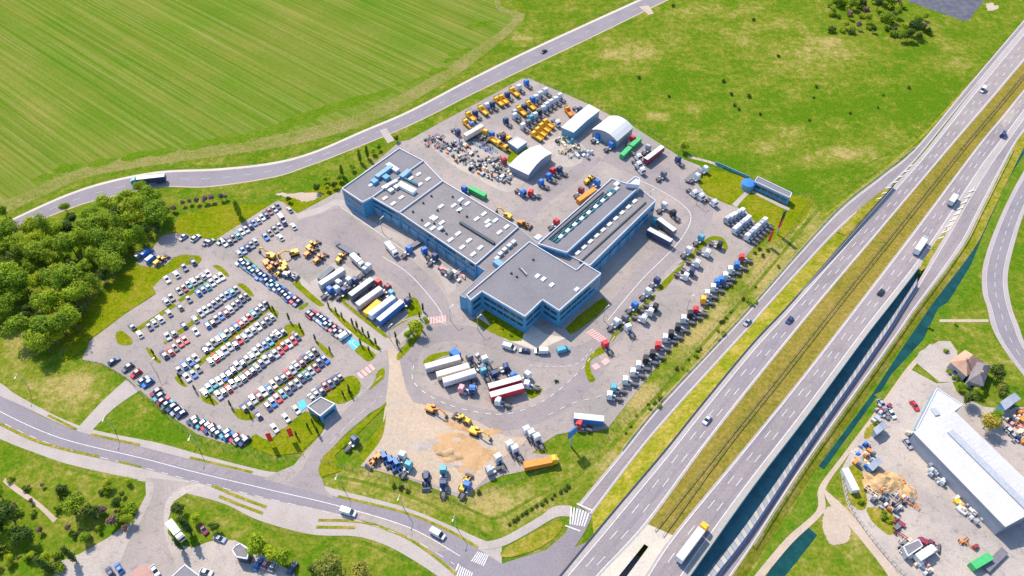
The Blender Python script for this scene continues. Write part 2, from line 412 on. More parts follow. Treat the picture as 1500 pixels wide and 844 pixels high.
# crop field, its headland and the brighter strip beside it
sheet('crop_field', [(-140,-120),(760,-120),(728,-20),(735,10),(768,25),(766,36),(700,88),(640,128),(560,170),(520,186),(430,212),(300,232),(200,246),(120,262),(60,290),(20,308),(-140,370)], 'crop', .02)
strip('headland', [(700,-40),(722,-10),(728,14),(750,30),(680,82),(600,132),(520,168),(420,195),(300,216),(200,228),(110,250),(30,285),(-60,318)],
      [(724,-40),(728,-10),(738,12),(768,27),(700,88),(620,140),(530,184),(430,212),(300,232),(200,246),(120,262),(40,298),(-60,340)], 'crop_headland', dz=.04, n=90)
random.seed(3)
for k,(a,b,r_) in enumerate([(690,16,9),(700,36,10),(716,34,6),(672,76,10),(660,88,8),(640,104,9),(615,116,8),(588,126,10),(565,135,9),(545,142,12),(520,148,14),(495,156,16),(465,166,16),(440,176,16),(415,186,12),(385,196,16),(350,204,12),(320,206,10),(290,212,14),(240,222,12),(200,228,14),(150,238,12),(100,246,12),(65,260,10)]):
    w0,w1=.75,.45
    pts=[(a+r_*1.25*math.cos(t)*random.uniform(.8,1.2)+r_*.5*math.cos(t), b+r_*.42*math.sin(t)*random.uniform(.7,1.3)-r_*.35*math.cos(t)) for t in [i*math.pi/5 for i in range(10)]]
    if k<1: continue
    sheet('crop_regrowth', pts, 'crop_bright', .045+.0006*k, True)
# ================================================================ ROADS OUTSIDE
TRU=[(-60,362),(30,318),(100,287),(160,268),(235,254),(320,250),(400,241),(460,225),(530,195),(600,165),(690,118),(767,80),(860,37),(950,-4),(1060,-55)]
TRL=[(-60,380),(30,334),(110,302),(165,287),(235,273),(304,273),(400,259),(450,243),(498,225),(600,183),(690,138),(767,101),(860,57),(960,8),(1080,-50)]
strip('country_road', TRU, TRL, 'asphalt_street', dz=.06, n=110)
up=[(a,b-3.2) for a,b in TRU]
strip('road_shoulder', up, TRU, 'concrete_pale', dz=.05, n=110)
strip('road_shoulder', TRL, [(a,b+1.6) for a,b in TRL], 'dirt_track', dz=.05, n=110)
strip('grass_bank', [(a,b-9) for a,b in TRU], up, 'grass_bank', dz=.03, n=110)
marking([((a+c)/2,(b+d)/2) for (a,b),(c,d) in zip(TRU,TRL)], .14, .06, dash=(4,6))
sheet('field_track', [(936,10),(950,8),(958,20),(950,22)], 'dirt_track', .07)
sheet('field_track', [(556,191),(566,188),(578,206),(568,210)], 'concrete_path', .07)
# lower street with pavements
SU=[(-60,548),(0,580),(27,592),(66,612),(115,632),(205,654),(267,670),(365,694),(400,702),(482,725),(590,752),(653,778),(702,806),(740,832),(775,862)]
SL=[(-60,588),(0,623),(53,648),(107,663),(208,686),(292,708),(392,731),(497,753),(577,780),(611,797),(653,825),(680,846),(700,866)]
strip('paved_footway', [(-60,534),(0,561),(27,580),(117,624),(232,649),(293,666),(379,688),(405,692)], [(-60,548),(0,580),(27,592),(115,632),(205,654),(267,670),(365,694),(400,702)], 'concrete_path', dz=.05)
strip('paved_footway', [(465,709),(500,719),(589,742),(653,767),(707,791),(735,800)], [(470,724),(482,726),(590,753),(653,779),(702,807),(735,828)], 'concrete_path', dz=.05)
strip('paved_footway', [(-60,590),(0,623),(53,648),(107,663),(208,686),(292,708)], [(-60,612),(0,643),(53,664),(107,682),(213,705),(292,722)], 'concrete_path', dz=.05)
strip('paved_footway', [(285,706),(392,731),(497,753),(577,780),(611,797),(653,825),(690,852)], [(270,722),(328,738),(381,763),(456,783),(522,786),(568,800),(611,824),(650,850)], 'concrete_path', dz=.056)
strip('street', SU, SL, 'asphalt_street', dz=.09, n=110)
mid=[(a*.47+c*.53,b*.47+d*.53) for (a,b),(c,d) in zip([(-60,548),(0,580),(60,609),(115,632),(205,654),(290,676),(392,701),(490,727),(590,752),(640,772),(690,800)],[(-60,588),(0,623),(53,648),(107,663),(208,686),(292,708),(392,731),(490,751),(577,780),(611,797),(660,828)])]
marking(mid,.22,.1,dz=.02); marking([(a,b) for a,b in mid[1:]],.16,.1,dash=(3,3),off=3.1,dz=.02)
# thin planted verges beside the street
def sliver(a,b,wd,mat='grass_verge',z=.12):
    w_=wline(a if b is None else [a,b],z); A=offset_line(w_,wd/2); B=offset_line(w_,-wd/2); m=MB()
    for i in range(len(w_)-1): m.face([A[i],B[i],B[i+1],A[i+1]],mat)
    o=m.build('verge_strip'); bm=bmesh.new(); bm.from_mesh(o.data)
    for f in bm.faces:
        if f.normal.z<0: f.normal_flip()
    bm.to_mesh(o.data); bm.free(); recentre(o); tag(o,kind='structure')
sliver([(0,621),(53,646),(107,661),(145,669)],None,1.0); sliver((173,676),(207,684),.8)
sliver([(70,608),(112,629)],None,.9); sliver([(133,636),(205,652)],None,.9); sliver([(278,670),(370,692)],None,.9)
sliver([(310,711),(350,728),(390,743)],None,1.0); sliver([(321,727),(355,741),(385,752)],None,1.0)
sliver([(466,762),(510,763),(545,768),(590,785),(620,803),(655,830),(668,842)],None,.9); sliver([(463,772),(520,773)],None,1.0)
sliver([(495,727),(590,750),(653,775),(700,802)],None,.9)
# plaza and side road at the bottom
sheet('plaza', [(200,704),(213,700),(292,706),(300,712),(276,721),(254,735),(247,760),(246,782),(262,799),(285,802),(302,795),(322,790),(345,792),(372,806),(400,822),(430,838),(445,870),(60,870),(82,838),(90,822),(118,811),(160,787),(196,760),(214,725),(213,706)], 'gravel_yard', .065)
strip('side_road', [(216,700),(226,712),(220,735),(208,760),(190,790),(175,830),(170,870)],[(290,708),(262,716),(243,736),(240,770),(246,800),(262,840),(268,870)],'asphalt_yard',dz=.08)
sheet('red_paving_apron', [(190,844),(200,832),(218,828),(232,834),(238,850),(230,870),(190,870)], 'red_paving', .10, True)
# junction by the motorway bridge
sheet('junction', [(690,798),(735,826),(770,815),(800,806),(828,782),(838,760),(846,742),(868,756),(856,780),(842,802),(826,828),(800,870),(675,870),(668,838)], 'asphalt_street', .1)
sheet('traffic_island', [(733,812),(745,800),(790,776),(815,766),(824,768),(818,782),(795,800),(765,812),(740,817)], 'grass_verge', .16, True)
strip('bridge_approach_path', [(700,794),(735,788),(790,757),(812,742),(836,741)], [(705,806),(738,800),(780,778),(815,758),(840,758)], 'concrete_path', dz=.12)
def zebra(a,b,c,d,n,mat='white_paint_line',z=.14,fill=.5):
    """n bars between side a-b and side c-d"""
    A,B,C_,D=[Vector((*P(*q)[:2],z)) for q in (a,b,c,d)]; m=MB()
    for i in range(n):
        t0=i/n; t1=(i+fill)/n
        q=[A.lerp(C_,t0),A.lerp(C_,t1),B.lerp(D,t1),B.lerp(D,t0)]; m.face(q,mat)
    o=m.build('zebra_crossing'); bm=bmesh.new(); bm.from_mesh(o.data)
    for f in bm.faces:
        if f.normal.z<0: f.normal_flip()
    bm.to_mesh(o.data); bm.free(); recentre(o); tag(o,kind='structure')
zebra((700,808),(690,822),(717,814),(710,830),7); zebra((674,829),(668,846),(694,840),(690,856),7); zebra((836,742),(834,768),(866,752),(858,772),7)
marking([(668,836),(672,826)],.5,.13); marking([(845,738),(868,748)],.45,.13); marking([(828,770),(850,778)],.45,.13)
# ================================================================ YARD
YARD=[(120,527),(128,511),(131,500),(184,460),(229,431),(224,421),(234,411),(244,403),(269,389),(291,387),(296,381),(293,375),(269,373),(255,377),(245,387),(231,393),(205,389),(200,384),(222,366),(238,345),(258,342),(300,350),(320,357),(318,350),(405,295),(414,296),(436,313),(498,279),(515,268),(585,208),(600,205),(660,172),(762,117),(775,115),(860,152),(930,187),(1002,234),(1025,243),(1030,250),(1022,270),(1035,286),(1062,298),(1093,309),(1106,326),(1130,331),(1120,347),(1099,368),(1050,430),(1000,490),(950,552),(912,600),(890,628),(862,634),(840,632),(815,637),(795,650),(780,664),(812,667),(820,672),(812,682),(770,690),(735,697),(705,712),(690,722),(680,732),(600,703),(528,683),(534,672),(548,650),(563,622),(566,606),(563,592),(540,607),(505,637),(480,664),(468,681),(468,697),(476,716),(490,731),(440,716),(385,702),(408,691),(430,682),(447,662),(463,645),(473,633),(476,622),(455,605),(448,603),(440,608),(425,619),(420,626),(412,629),(402,640),(387,646),(381,642),(373,638),(364,644),(360,654),(330,650),(290,637),(262,618),(240,602),(225,588),(205,572),(185,553),(150,533)]
sheet('yard_paving', YARD, 'asphalt_yard', .10)
strip('kerb_path', [(434,313),(470,303),(500,292),(540,322),(600,352),(660,398),(668,425)], [(437,322),(472,312),(498,302),(535,330),(590,360),(640,400),(655,432)], 'concrete_path', dz=.13)
strip('yard_lane', [(436,324),(470,314),(500,306),(545,345),(600,378),(650,430),(664,470)], [(430,344),(462,352),(500,368),(545,392),(590,425),(618,455),(622,470)], 'asphalt_lane', dz=.12)
def lane(pts,wd,dz,mat='asphalt_lane',name='yard_lane'):
    w_=wline(pts,0); A=offset_line(w_,wd/2); B=offset_line(w_,-wd/2); m=MB(); u=Vector((0,0,dz))
    for i in range(len(w_)-1): m.face([A[i]+u,B[i]+u,B[i+1]+u,A[i+1]+u],mat)
    o=m.build(name); bm=bmesh.new(); bm.from_mesh(o.data)
    for f in bm.faces:
        if f.normal.z<0: f.normal_flip()
    bm.to_mesh(o.data); bm.free(); recentre(o); tag(o,kind='structure'); return o
lane([(596,536),(606,508),(640,490),(690,490),(740,503),(800,520),(850,519),(888,497),(925,455)],8,.122)
lane([(590,515),(586,548),(606,578),(650,598),(700,612),(750,616),(805,598),(852,560),(880,526)],8,.121)
strip('yard_lane', [(915,470),(960,415),(1020,350),(1045,310),(1010,270),(960,240),(900,215)], [(885,455),(930,400),(985,345),(1010,315),(985,290),(940,262),(880,235)], 'asphalt_lane', dz=.119)
strip('yard_lane', [(775,330),(800,300),(850,262),(880,232),(850,235)], [(745,315),(770,295),(800,280),(840,245),(830,240)], 'asphalt_lane', dz=.118)
strip('access_road', [(563,555),(540,572),(515,592),(485,625),(460,655),(440,690),(420,708)], [(590,555),(566,590),(540,607),(505,637),(480,664),(470,690),(480,728)], 'asphalt_lane', dz=.117)
strip('sand_track', [(566,495),(570,540),(566,580),(558,640)], [(580,495),(588,540),(600,580),(640,640)], 'dirt_lot', dz=.135)
sheet('dirt_lot', [(567,590),(600,588),(640,598),(700,618),(740,640),(775,640),(765,652),(735,672),(722,690),(700,712),(684,728),(640,712),(600,700),(534,681),(536,672),(550,650),(564,622)], 'dirt_lot', .14)
sheet('bare_soil', [(628,620),(672,626),(700,636),(735,650),(728,680),(705,706),(676,718),(664,690),(640,680),(620,655)], 'dirt_lot', .15, True)
sheet('bare_soil', [(640,640),(660,634),(690,640),(706,655),(728,662),(716,676),(700,690),(686,700),(672,690),(655,676),(640,668),(632,652)], 'dirt_orange', .16, True)
sheet('bare_soil', [(648,612),(676,622),(700,628),(690,634),(660,626)], 'dirt_orange', .161, True)
sheet('concrete_patch', [(470,402),(480,392),(500,380),(512,392),(560,410),(545,420),(500,440),(486,444),(462,430),(455,415)], 'concrete_path', .15, True)
sheet('gravel_patch', [(628,208),(660,196),(690,205),(740,232),(770,262),(742,282),(700,262),(660,240)], 'gravel_yard', .13, True)
sheet('gravel_patch', [(790,212),(830,200),(860,222),(840,244),(800,240)], 'gravel_yard', .131, True)
sheet('courtyard_lawn', [(828,482),(846,464),(872,444),(884,436),(892,446),(872,466),(848,484),(836,490)], 'grass_lawn', .13)
sheet('courtyard_lawn', [(706,458),(712,452),(742,470),(768,488),(764,500),(748,498),(722,482)], 'grass_lawn', .131)
sheet('paved_entrance', [(692,440),(700,470),(740,498),(780,512),(800,508),(830,495),(800,490),(770,470)], 'concrete_pale', .128)
random.seed(17)
for k in range(14):
    a=random.uniform(585,735); b=random.uniform(600,700)
    if b>596+(a-585)*.2 and b<640+(a-585)*.55:
        r_=random.uniform(5,13); sheet('track_patch',[(a+r_*1.4*math.cos(t)*random.uniform(.6,1.3),b+r_*.5*math.sin(t)*random.uniform(.6,1.3)) for t in [i*math.pi/4 for i in range(8)]],random.choice(['dirt_lot','gravel_yard','gravel_yard','dirt_orange']),.162+k*.0011,True)
# footpaths between the car park and the trailer yard
strip('paved_footway', [(432,398),(470,432),(500,456),(545,496),(566,514)], [(424,404),(456,440),(486,470),(522,498),(545,520)], 'concrete_path', dz=.14)
strip('paved_footway', [(492,440),(520,462),(560,492),(580,510)], [(482,447),(510,472),(545,500),(560,515)], 'concrete_path', dz=.142)
strip('paved_footway', [(584,507),(600,492),(618,475)], [(576,498),(592,484),(612,466)], 'concrete_path', dz=.144)
ISL=[ # grass islands: outline, smoothing
 ([(428,416),(438,410),(442,418),(470,442),(476,448),(468,450),(452,438)],0),
 ([(352,374),(358,374),(372,386),(392,404),(408,412),(402,408),(380,396),(362,384)],1),
 ([(495,438),(508,430),(512,436),(505,442),(560,485),(572,497),(560,492),(520,460)],0),
 ([(479,450),(486,452),(520,480),(548,502),(560,512),(553,514),(530,500),(500,474)],0),
 ([(437,452),(448,444),(452,446),(442,454)],1),([(525,508),(532,506),(545,515),(550,522),(540,530),(528,522),(520,514)],1),
 ([(570,484),(585,476),(604,465),(618,462),(612,440),(600,436),(592,446),(598,460),(590,470)],1),
 ([(582,520),(598,500),(618,480),(616,492),(600,512),(584,528)],1),
 ([(553,545),(562,540),(563,552),(556,560),(540,572),(548,560)],1),
 ([(620,530),(632,520),(650,516),(662,515),(664,519),(648,522),(634,530),(624,536)],1),
 ([(770,575),(786,568),(794,570),(790,578),(778,584)],1),
 ([(857,538),(862,524),(880,508),(886,516),(866,528),(866,545),(872,556),(864,560),(858,548)],1),
 ([(690,470),(700,466),(715,476),(740,490),(760,500),(748,500),(720,488)],0),
 ([(893,500),(898,490),(905,485),(900,498)],1),([(905,478),(930,452),(940,448),(950,436),(946,446),(932,462),(912,480)],1),
 ([(962,426),(970,414),(996,390),(1002,388),(985,410),(972,424)],1),([(994,388),(1010,376),(1020,362),(1032,352),(1046,346),(1060,350),(1066,362),(1062,368),(1056,356),(1044,352),(1030,362),(1016,378)],1),
 ([(450,595),(470,585),(480,572),(495,560),(508,552),(520,552),(528,562),(526,575),(515,586),(498,592),(485,588),(478,588),(468,590)],1),
 ([(466,688),(474,668),(500,645),(530,620),(556,598),(566,589),(566,594),(552,608),(520,640),(490,668),(500,690),(470,700)],0),
 ([(528,680),(530,664),(545,640),(562,618),(566,604),(560,640),(540,668)],1),
 ([(368,640),(375,636),(386,643),(400,646),(412,630),(422,624),(440,608),(450,604),(462,614),(474,625),(470,634),(452,652),(440,664),(400,668),(370,656)],0),
 ([(738,218),(752,222),(775,214),(766,226),(748,240),(742,236),(746,226)],0),
 # car park islands
 ([(170,489),(178,485),(186,490),(194,498),(192,505),(182,506),(172,502)],1),([(214,511),(219,511),(228,522),(236,530),(232,532),(222,524)],1),
 ([(256,553),(262,552),(268,558),(274,566),(268,566),(260,560)],1),([(294,577),(302,576),(312,584),(320,592),(310,593),(298,588)],1),([(341,600),(352,600),(366,604),(374,612),(362,616),(348,612)],1),
 ([(312,390),(320,389),(330,396),(336,405),(330,404),(320,396)],1),([(348,417),(356,416),(366,424),(372,434),(364,432),(356,424)],1),
 ([(392,450),(398,451),(408,458),(406,464),(398,460)],1),([(416,480),(426,475),(440,478),(446,490),(440,494),(430,484),(424,488)],1),([(462,500),(468,502),(480,512),(488,524),(480,522),(470,512)],1),
]
for i,(p,s) in enumerate(ISL): sheet('grass_island', p, 'grass_lawn', .155+.001*i, bool(s))
# thin planted lines between facing car rows
for a,b,wd in [((196,486),(256,446),2.0),((262,441),(300,414),2.0),((300,413),(322,400),.9),((240,503),(262,488),1.3),((262,487),(305,455),2.2),((305,455),(350,428),1.0),((278,545),(300,525),2.2),((300,525),(395,450),2.2),
  ((303,580),(325,568),2.2),((325,568),(425,488),2.2),((350,604),(378,590),2.2),((378,590),(468,522),2.2),((900,492),(960,432),1.2)]:
    sliver(a,b,wd,'grass_lawn',.2)
sheet('disabled_bays', [(505,499),(513,493),(529,504),(519,514)], 'blue_paint', .2)
marking([(512,504),(519,498)],.3,.2,dz=.03); marking([(509,497),(523,509)],.3,.2,dz=.03)
sheet('charging_bays', [(436,590),(446,585),(450,596),(440,603)], 'blue_paint', .2)
zebra((622,466),(622,476),(655,462),(655,473),8,'pink_paint',.2,.7); zebra((522,548),(530,556),(545,532),(552,540),4,'pink_paint',.2,.7)
zebra((858,488),(868,482),(878,502),(890,497),7,'pink_paint',.2,.75)
sheet('pink_bay', [(866,536),(874,532),(880,538),(872,543)], 'pink_paint', .2); sheet('pink_bay', [(880,530),(888,524),(894,530),(886,536)], 'pink_paint', .201)
for pts,wd,ds in [([(606,535),(606,560),(640,586),(690,602),(745,606),(800,585),(850,543),(870,515)],.25,(2,2.4)),([(590,470),(620,462),(655,476)],.2,None),
  ([(560,376),(600,402),(640,448),(650,470)],.25,None),([(500,304),(560,345),(610,380)],.25,None),([(890,470),(940,410),(990,360),(1012,322),(1000,300),(960,275),(930,262)],.3,None),
  ([(470,640),(500,600),(530,575),(562,548)],.15,(3,2)),([(484,650),(520,612),(560,580)],.15,(3,2)),([(880,300),(900,330)],.15,None),
  ([(775,536),(840,535),(868,510)],.2,(1.5,1.5)),([(910,560),(880,580),(840,590),(800,610)],.2,(2,3)),([(895,500),(945,440),(1000,380),(1020,350)],.2,(3,3))]:
    marking(pts,wd,.2,dash=ds,dz=.02)
# bay lines in the car park
# ================================================================ MOTORWAY
PL=[(790,878),(819,844),(895,752),(973,660),(1021,600),(1100,505),(1152,450),(1230,362),(1307,275),(1360,215),(1430,125),(1500,40),(1540,-8)]
ML=[(949,768),(1028,660),(1110,555),(1195,450),(1292,335),(1389,220),(1445,155),(1500,90),(1540,44)]
MLX=[(862,868),(878,844),(949,768)]; MRX=[(932,864),(945,844),(985,784)]
MR=[(985,784),(1087,660),(1172,555),(1253,450),(1340,336),(1427,220),(1464,175),(1500,131),(1540,85)]
GL=[(985,880),(1011,844),(1100,718),(1180,613),(1263,500),(1302,450),(1345,394)]
CRR=[(985,880),(1011,844),(1100,718),(1180,613),(1263,500),(1302,450),(1345,396),(1390,330),(1440,250),(1485,190),(1520,140),(1545,100)]
GR=[(1006,880),(1030,844),(1095,765),(1178,645),(1275,507),(1320,442),(1345,402)]
SLL=[(1014,888),(1047,844),(1100,776),(1180,656),(1289,500),(1321,450),(1343,416),(1390,332),(1440,250),(1485,190),(1520,140),(1545,100)]
zs=lambda py: zm(py)*(1-.55*smooth01((py-390)/110))
SLR=[(1044,888),(1072,844),(1102,800),(1180,679),(1308,500),(1343,450),(1408,364),(1435,313),(1482,220),(1502,190),(1530,150),(1555,115)]
RL=[(846,739),(912,660),(960,600),(1030,525),(1100,450),(1165,376),(1231,305),(1290,258),(1340,218),(1420,123),(1500,29),(1540,-18)]
RR=[(867,754),(938,660),(992,597),(1045,538),(1100,478),(1122,452),(1225,340),(1274,300),(1302,275),(1342,234),(1424,132),(1502,39),(1542,-8)]
# platform: two carriageways and the median, side faces down to the ground
strip('motorway_embankment', [(a,b) for a,b in RR[:9]], [(870,790),(895,752),(973,660),(1021,600),(1100,505),(1152,450),(1230,362),(1304,279)], 'grass_verge', zl=.14, zr=zm, dz=-.06, n=60)
strip('motorway', PL, MLX+ML[1:], 'asphalt_motorway', zl=zm, zr=zm, n=100)
strip('motorway_median', ML, MR, 'grass_median', zl=zm, zr=zm, dz=-.03, n=100)
strip('motorway', MRX+MR[1:], CRR, 'asphalt_motorway', zl=zm, zr=zm, n=100)
strip('motorway_sliproad', RL, RR, 'asphalt_motorway', zl=.14, zr=.14, n=80)
strip('motorway_sliproad', SLL, SLR, 'asphalt_motorway', zl=zs, zr=zs, dz=.0, n=80)
strip('sliproad_embankment', SLR, [(1052,896),(1092,844),(1200,680),(1325,500),(1362,450),(1427,364),(1454,310),(1497,222),(1515,190),(1540,150),(1560,120)], 'grass_verge', zl=zs, zr=.1, dz=-.02, n=80)
# concrete shoulders
def inner(A,B,t,n=70):
    a=resample(wline(A,0),n); b=resample(wline(B,0),n)
    return [proj(p.lerp(q,t)) for p,q in zip(a,b)]
def sh(A,B,t0,t1,zf,mat='asphalt_shoulder',dz=.02):
    n=70; a=resample(wline(A,zf),n); b=resample(wline(B,zf),n); m=MB(); u=Vector((0,0,dz))
    for i in range(n-1): m.face([a[i].lerp(b[i],t0)+u,a[i].lerp(b[i],t1)+u,a[i+1].lerp(b[i+1],t1)+u,a[i+1].lerp(b[i+1],t0)+u],mat)
    o=m.build('hard_shoulder'); bm=bmesh.new(); bm.from_mesh(o.data)
    for f in bm.faces:
        if f.normal.z<0: f.normal_flip()
    bm.to_mesh(o.data); bm.free(); recentre(o); tag(o,kind='structure')
    return [a[i].lerp(b[i],(t0+t1)/2) for i in range(n)]
def lanes(A,B,zf,shoulders,lines,dash=(4,8)):
    for t0,t1 in shoulders: sh(A,B,t0,t1,zf)
    n=140; a=resample(wline(A,zf),n); b=resample(wline(B,zf),n)
    for t,wd,d in lines: marking(None,wd,world=[p.lerp(q,t) for p,q in zip(a,b)],dash=d,dz=.05)
lanes(PL,MLX+ML[1:],zm,[(0,.20),(.93,1)],[(.22,.28,None),(.46,.2,(4,8)),(.69,.2,(4,8)),(.92,.24,None)])
lanes(MRX+MR[1:],CRR,zm,[(0,.07),(.80,1)],[(.08,.24,None),(.32,.2,(4,8)),(.56,.2,(4,8)),(.79,.28,None)])
lanes(RL,RR,.14,[(0,.16),(.88,1)],[(.17,.2,None),(.87,.2,None)])
lanes(SLL,SLR,zs,[(0,.2),(.85,1)],[(.22,.2,None),(.84,.2,None)])
# gores: grass wedges and hatching
def gore(poly,mat,dz,name):
    w_=[P(a,b,zm(b)+dz) for a,b in poly]; tr=tessellate_polygon([w_]); me=bpy.data.meshes.new(name); me.from_pydata([tuple(p) for p in w_],[],[tuple(t) for t in tr]); me.materials.append(MATS[mat])
    bm=bmesh.new(); bm.from_mesh(me)
    for f in bm.faces:
        if f.normal.z<0: f.normal_flip()
    bm.to_mesh(me); bm.free(); o=bpy.data.objects.new(name,me); COL.objects.link(o); recentre(o); tag(o,kind='structure')
gore([(1344,402),(1352,382),(1372,352),(1388,332),(1386,342),(1370,368),(1356,392)],'grass_verge',.09,'grass_island')
gore([(1372,352),(1388,330),(1430,268),(1427,276),(1394,334)],'concrete_pale',.08,'gore_paving')
gore([(1226,340),(1262,303),(1296,276),(1302,279),(1280,302),(1240,346)],'grass_verge',.05,'grass_island')
for q in range(7):
    a=(1284+q*8,292-q*8); marking([a,(a[0]+7,a[1]-2)],.5,.3,dz=.12)
for q in range(9):
    a=(1374+q*5.6,350-q*8.6); marking([(a[0],a[1]),(a[0]+8,a[1]-3)],.5,.6,dz=.15)
# side walls of the raised parts
def sidewall(name,pts,zf,mat,label,z0=0,thick=.35,rise=0,cat='wall',cut=None):
    w_=resample(wline(pts,zf),60); m=MB()
    for i in range(len(w_)-1):
        a,b=w_[i],w_[i+1]; d=(b-a); d.z=0; d.normalize(); nrm=Vector((d.y,-d.x,0))*thick
        def q(p,z): return Vector((p.x,p.y,z))
        m.prism([q(a,z0),q(b,z0),q(b+nrm,z0),q(a+nrm,z0)],[q(a,a.z+rise),q(b,b.z+rise),q(b+nrm,b.z+rise),q(a+nrm,a.z+rise)],mat,True)
    o=m.build(name); recentre(o); tag(o,label,cat); return o
sidewall('retaining_wall',GL,zm,'shade_and_roof_teal','dark retaining wall raised to shade the gap right of the motorway',rise=1.9,thick=.15)  # top raised above the deck to throw shade over the gap
def slabs():
    a=resample(wline(GR,.05),90); b=resample(wline(SLL[:7],lambda y:zs(y)+1.5),90); c=a[45].copy(); c.z=0; m=MB()
    for i in range(89):
        mt='concrete_wall' if i%2 else 'grey_cladding'; e=(b[i+1]-b[i])*.06
        m.face([a[i]-c,b[i]-c,b[i+1]-e-c,a[i+1]-e-c],mt); m.face([b[i]-c,b[i]+Vector((.25,-.2,0))-c,b[i+1]+Vector((.25,-.2,0))-c,b[i+1]-c],'dark_trim')
        o=b[i]+Vector((.25,-.2,0)); q=b[i+1]+Vector((.25,-.2,0)); m.face([o-c,Vector((o.x,o.y,0))-c,Vector((q.x,q.y,0))-c,q-c],'dark_trim')
    r=m.build('slab_wall'); r.location=c; tag(r,'sloping wall of pale concrete slabs under the left edge of the right slip road','wall')
slabs()
sidewall('barrier_rail',[(a+1,b) for a,b in SLL[:7]],lambda y:zs(y)+1.5,'navy_rail','thin dark blue barrier rail on top of the slab wall',z0=1.2,rise=.35,thick=.25,cat='rail')
strip('gap_bottom', GL, GR, 'shade_and_roof_teal', zl=.04, zr=.04, n=40)  # floor colour already carries the teal shade of the gap
sidewall('bridge_parapet',PL[:9],zm,'dark_trim','long dark parapet on the left edge of the motorway platform',z0=2.6,rise=.5,thick=.3)  # dark colour also holds the shade under the deck edge
# opening between the two decks at the bottom
sheet('road_under_bridge',[(800,870),(842,802),(870,790),(1000,840),(960,900)],'asphalt_street',.105)
gore([(949,768),(944,797),(903,848),(890,868),(862,868),(878,844)],'concrete_pale',-.01,'bridge_deck')
gore([(949,768),(985,784),(945,844),(932,864),(902,868),(914,850),(950,801),(944,797)],'concrete_pale',-.012,'bridge_deck')
# median rails, roadside rails
def rail(pts,zf,label,off=0,h=.75,post=4,n=80,mat='galvanised'):
    w_=resample(offset_line(wline(pts,zf),off),n); m=MB()
    for a,b in zip(w_,w_[1:]): m.bar(a+Vector((0,0,h)),b+Vector((0,0,h)),.12,mat,.32)
    r=empty('guardrail',w_[n//2]); o=m.build('rail',None); recentre(o); o.parent=r; o.location=o.location-w_[n//2]
    L_=sum((b-a).length for a,b in zip(w_,w_[1:])); k=int(min(99,L_/post)); pm=MB().box(-.06,.06,-.06,.06,0,h,mat).mesh('post')
    for i,p in enumerate(resample(w_,k)):
        q=bpy.data.objects.new('post',pm); COL.objects.link(q); q.parent=r; q.location=p-w_[n//2]
    tag(r,label,'guardrail')
MC=[(a*.5+c*.5,b*.5+d*.5) for (a,b),(c,d) in zip([(949,768),(1028,660),(1110,555),(1195,450),(1292,335),(1389,220),(1445,155),(1500,90)],[(985,784),(1087,660),(1172,555),(1253,450),(1340,336),(1427,220),(1464,175),(1500,131)])]
rail([(962,780)]+MC[1:],zm,'twin metal guardrail running up the grassy motorway median, left rail',-.7,mat='chassis_metal')
rail([(968,784)]+MC[1:],zm,'twin metal guardrail running up the grassy motorway median, right rail',.7,mat='chassis_metal')
rail([(a+2,b) for a,b in SLR[2:9]],zs,'guardrail on the outer edge of the right slip road beside the canal')
rail([(a-1,b-1) for a,b in RL[1:9]],.14,'guardrail on the outer edge of the left slip road')
# ================================================================ CANAL, TRACKS, RIGHT SIDE
sheet('canal_bank',[(1083,870),(1200,684),(1326,500),(1362,450),(1427,362),(1456,300),(1500,215),(1540,190),(1540,215),(1498,262),(1462,318),(1440,384),(1420,430),(1365,500),(1330,545),(1240,668),(1200,720),(1196,750),(1110,870)],'reed_bank',.03)
sheet('canal',[(1276,580),(1325,505),(1362,451),(1394,397),(1427,329),(1437,302),(1456,268),(1478,232),(1500,198),(1540,150),(1540,172),(1502,222),(1480,258),(1466,286),(1450,322),(1440,344),(1424,384),(1420,392),(1398,428),(1388,443),(1374,452),(1352,498),(1332,520),(1306,548),(1290,574)],'canal_water',.06)
sheet('canal',[(1179,768),(1197,784),(1166,824),(1140,856),(1128,872),(1104,872),(1130,832)],'canal_water',.06)
sheet('ditch_water',[(1199,683),(1278,577),(1284,581),(1207,688)],'canal_water',.065)
strip('gravel_track',[(1362,504),(1329,538),(1290,592),(1234,667),(1199,715),(1196,748),(1150,790),(1100,850)],[(1368,506),(1337,540),(1298,594),(1242,668),(1209,716),(1207,750),(1160,796),(1112,854)],'dirt_track',dz=.09)
strip('gravel_track',[(1204,714),(1216,740),(1250,778),(1290,828),(1312,862)],[(1214,722),(1238,744),(1270,780),(1316,828),(1340,862)],'dirt_track',dz=.10)
sheet('bare_soil',[(1206,752),(1216,742),(1232,752),(1246,780),(1240,794),(1218,798),(1206,780)],'dirt_track',.095,True)
RC1=[(1530,215),(1500,250),(1465,318),(1441,384),(1439,427),(1446,450),(1453,480),(1470,511),(1496,546),(1540,600)]
RC2=[(1560,240),(1518,285),(1500,313),(1482,373),(1476,411),(1482,450),(1493,480),(1502,504),(1530,548),(1570,596)]
strip('curved_road',RC1,RC2,'asphalt_street',dz=.09,n=70)
lanes(RC1,RC2,.09,[(0,.16),(.84,1)],[(.18,.15,None),(.5,.15,(3,3)),(.82,.15,None)])
strip('gravel_track',[(1376,468),(1448,468)],[(1376,472),(1448,472)],'dirt_track',dz=.07,n=4)
sheet('gravel_yard',[(1333,541),(1372,562),(1395,560),(1402,575),(1440,596),(1480,600),(1560,560),(1600,700),(1600,900),(1352,900),(1322,850),(1262,772),(1244,746),(1236,722),(1231,690),(1245,664),(1290,600)],'gravel_yard',.11)
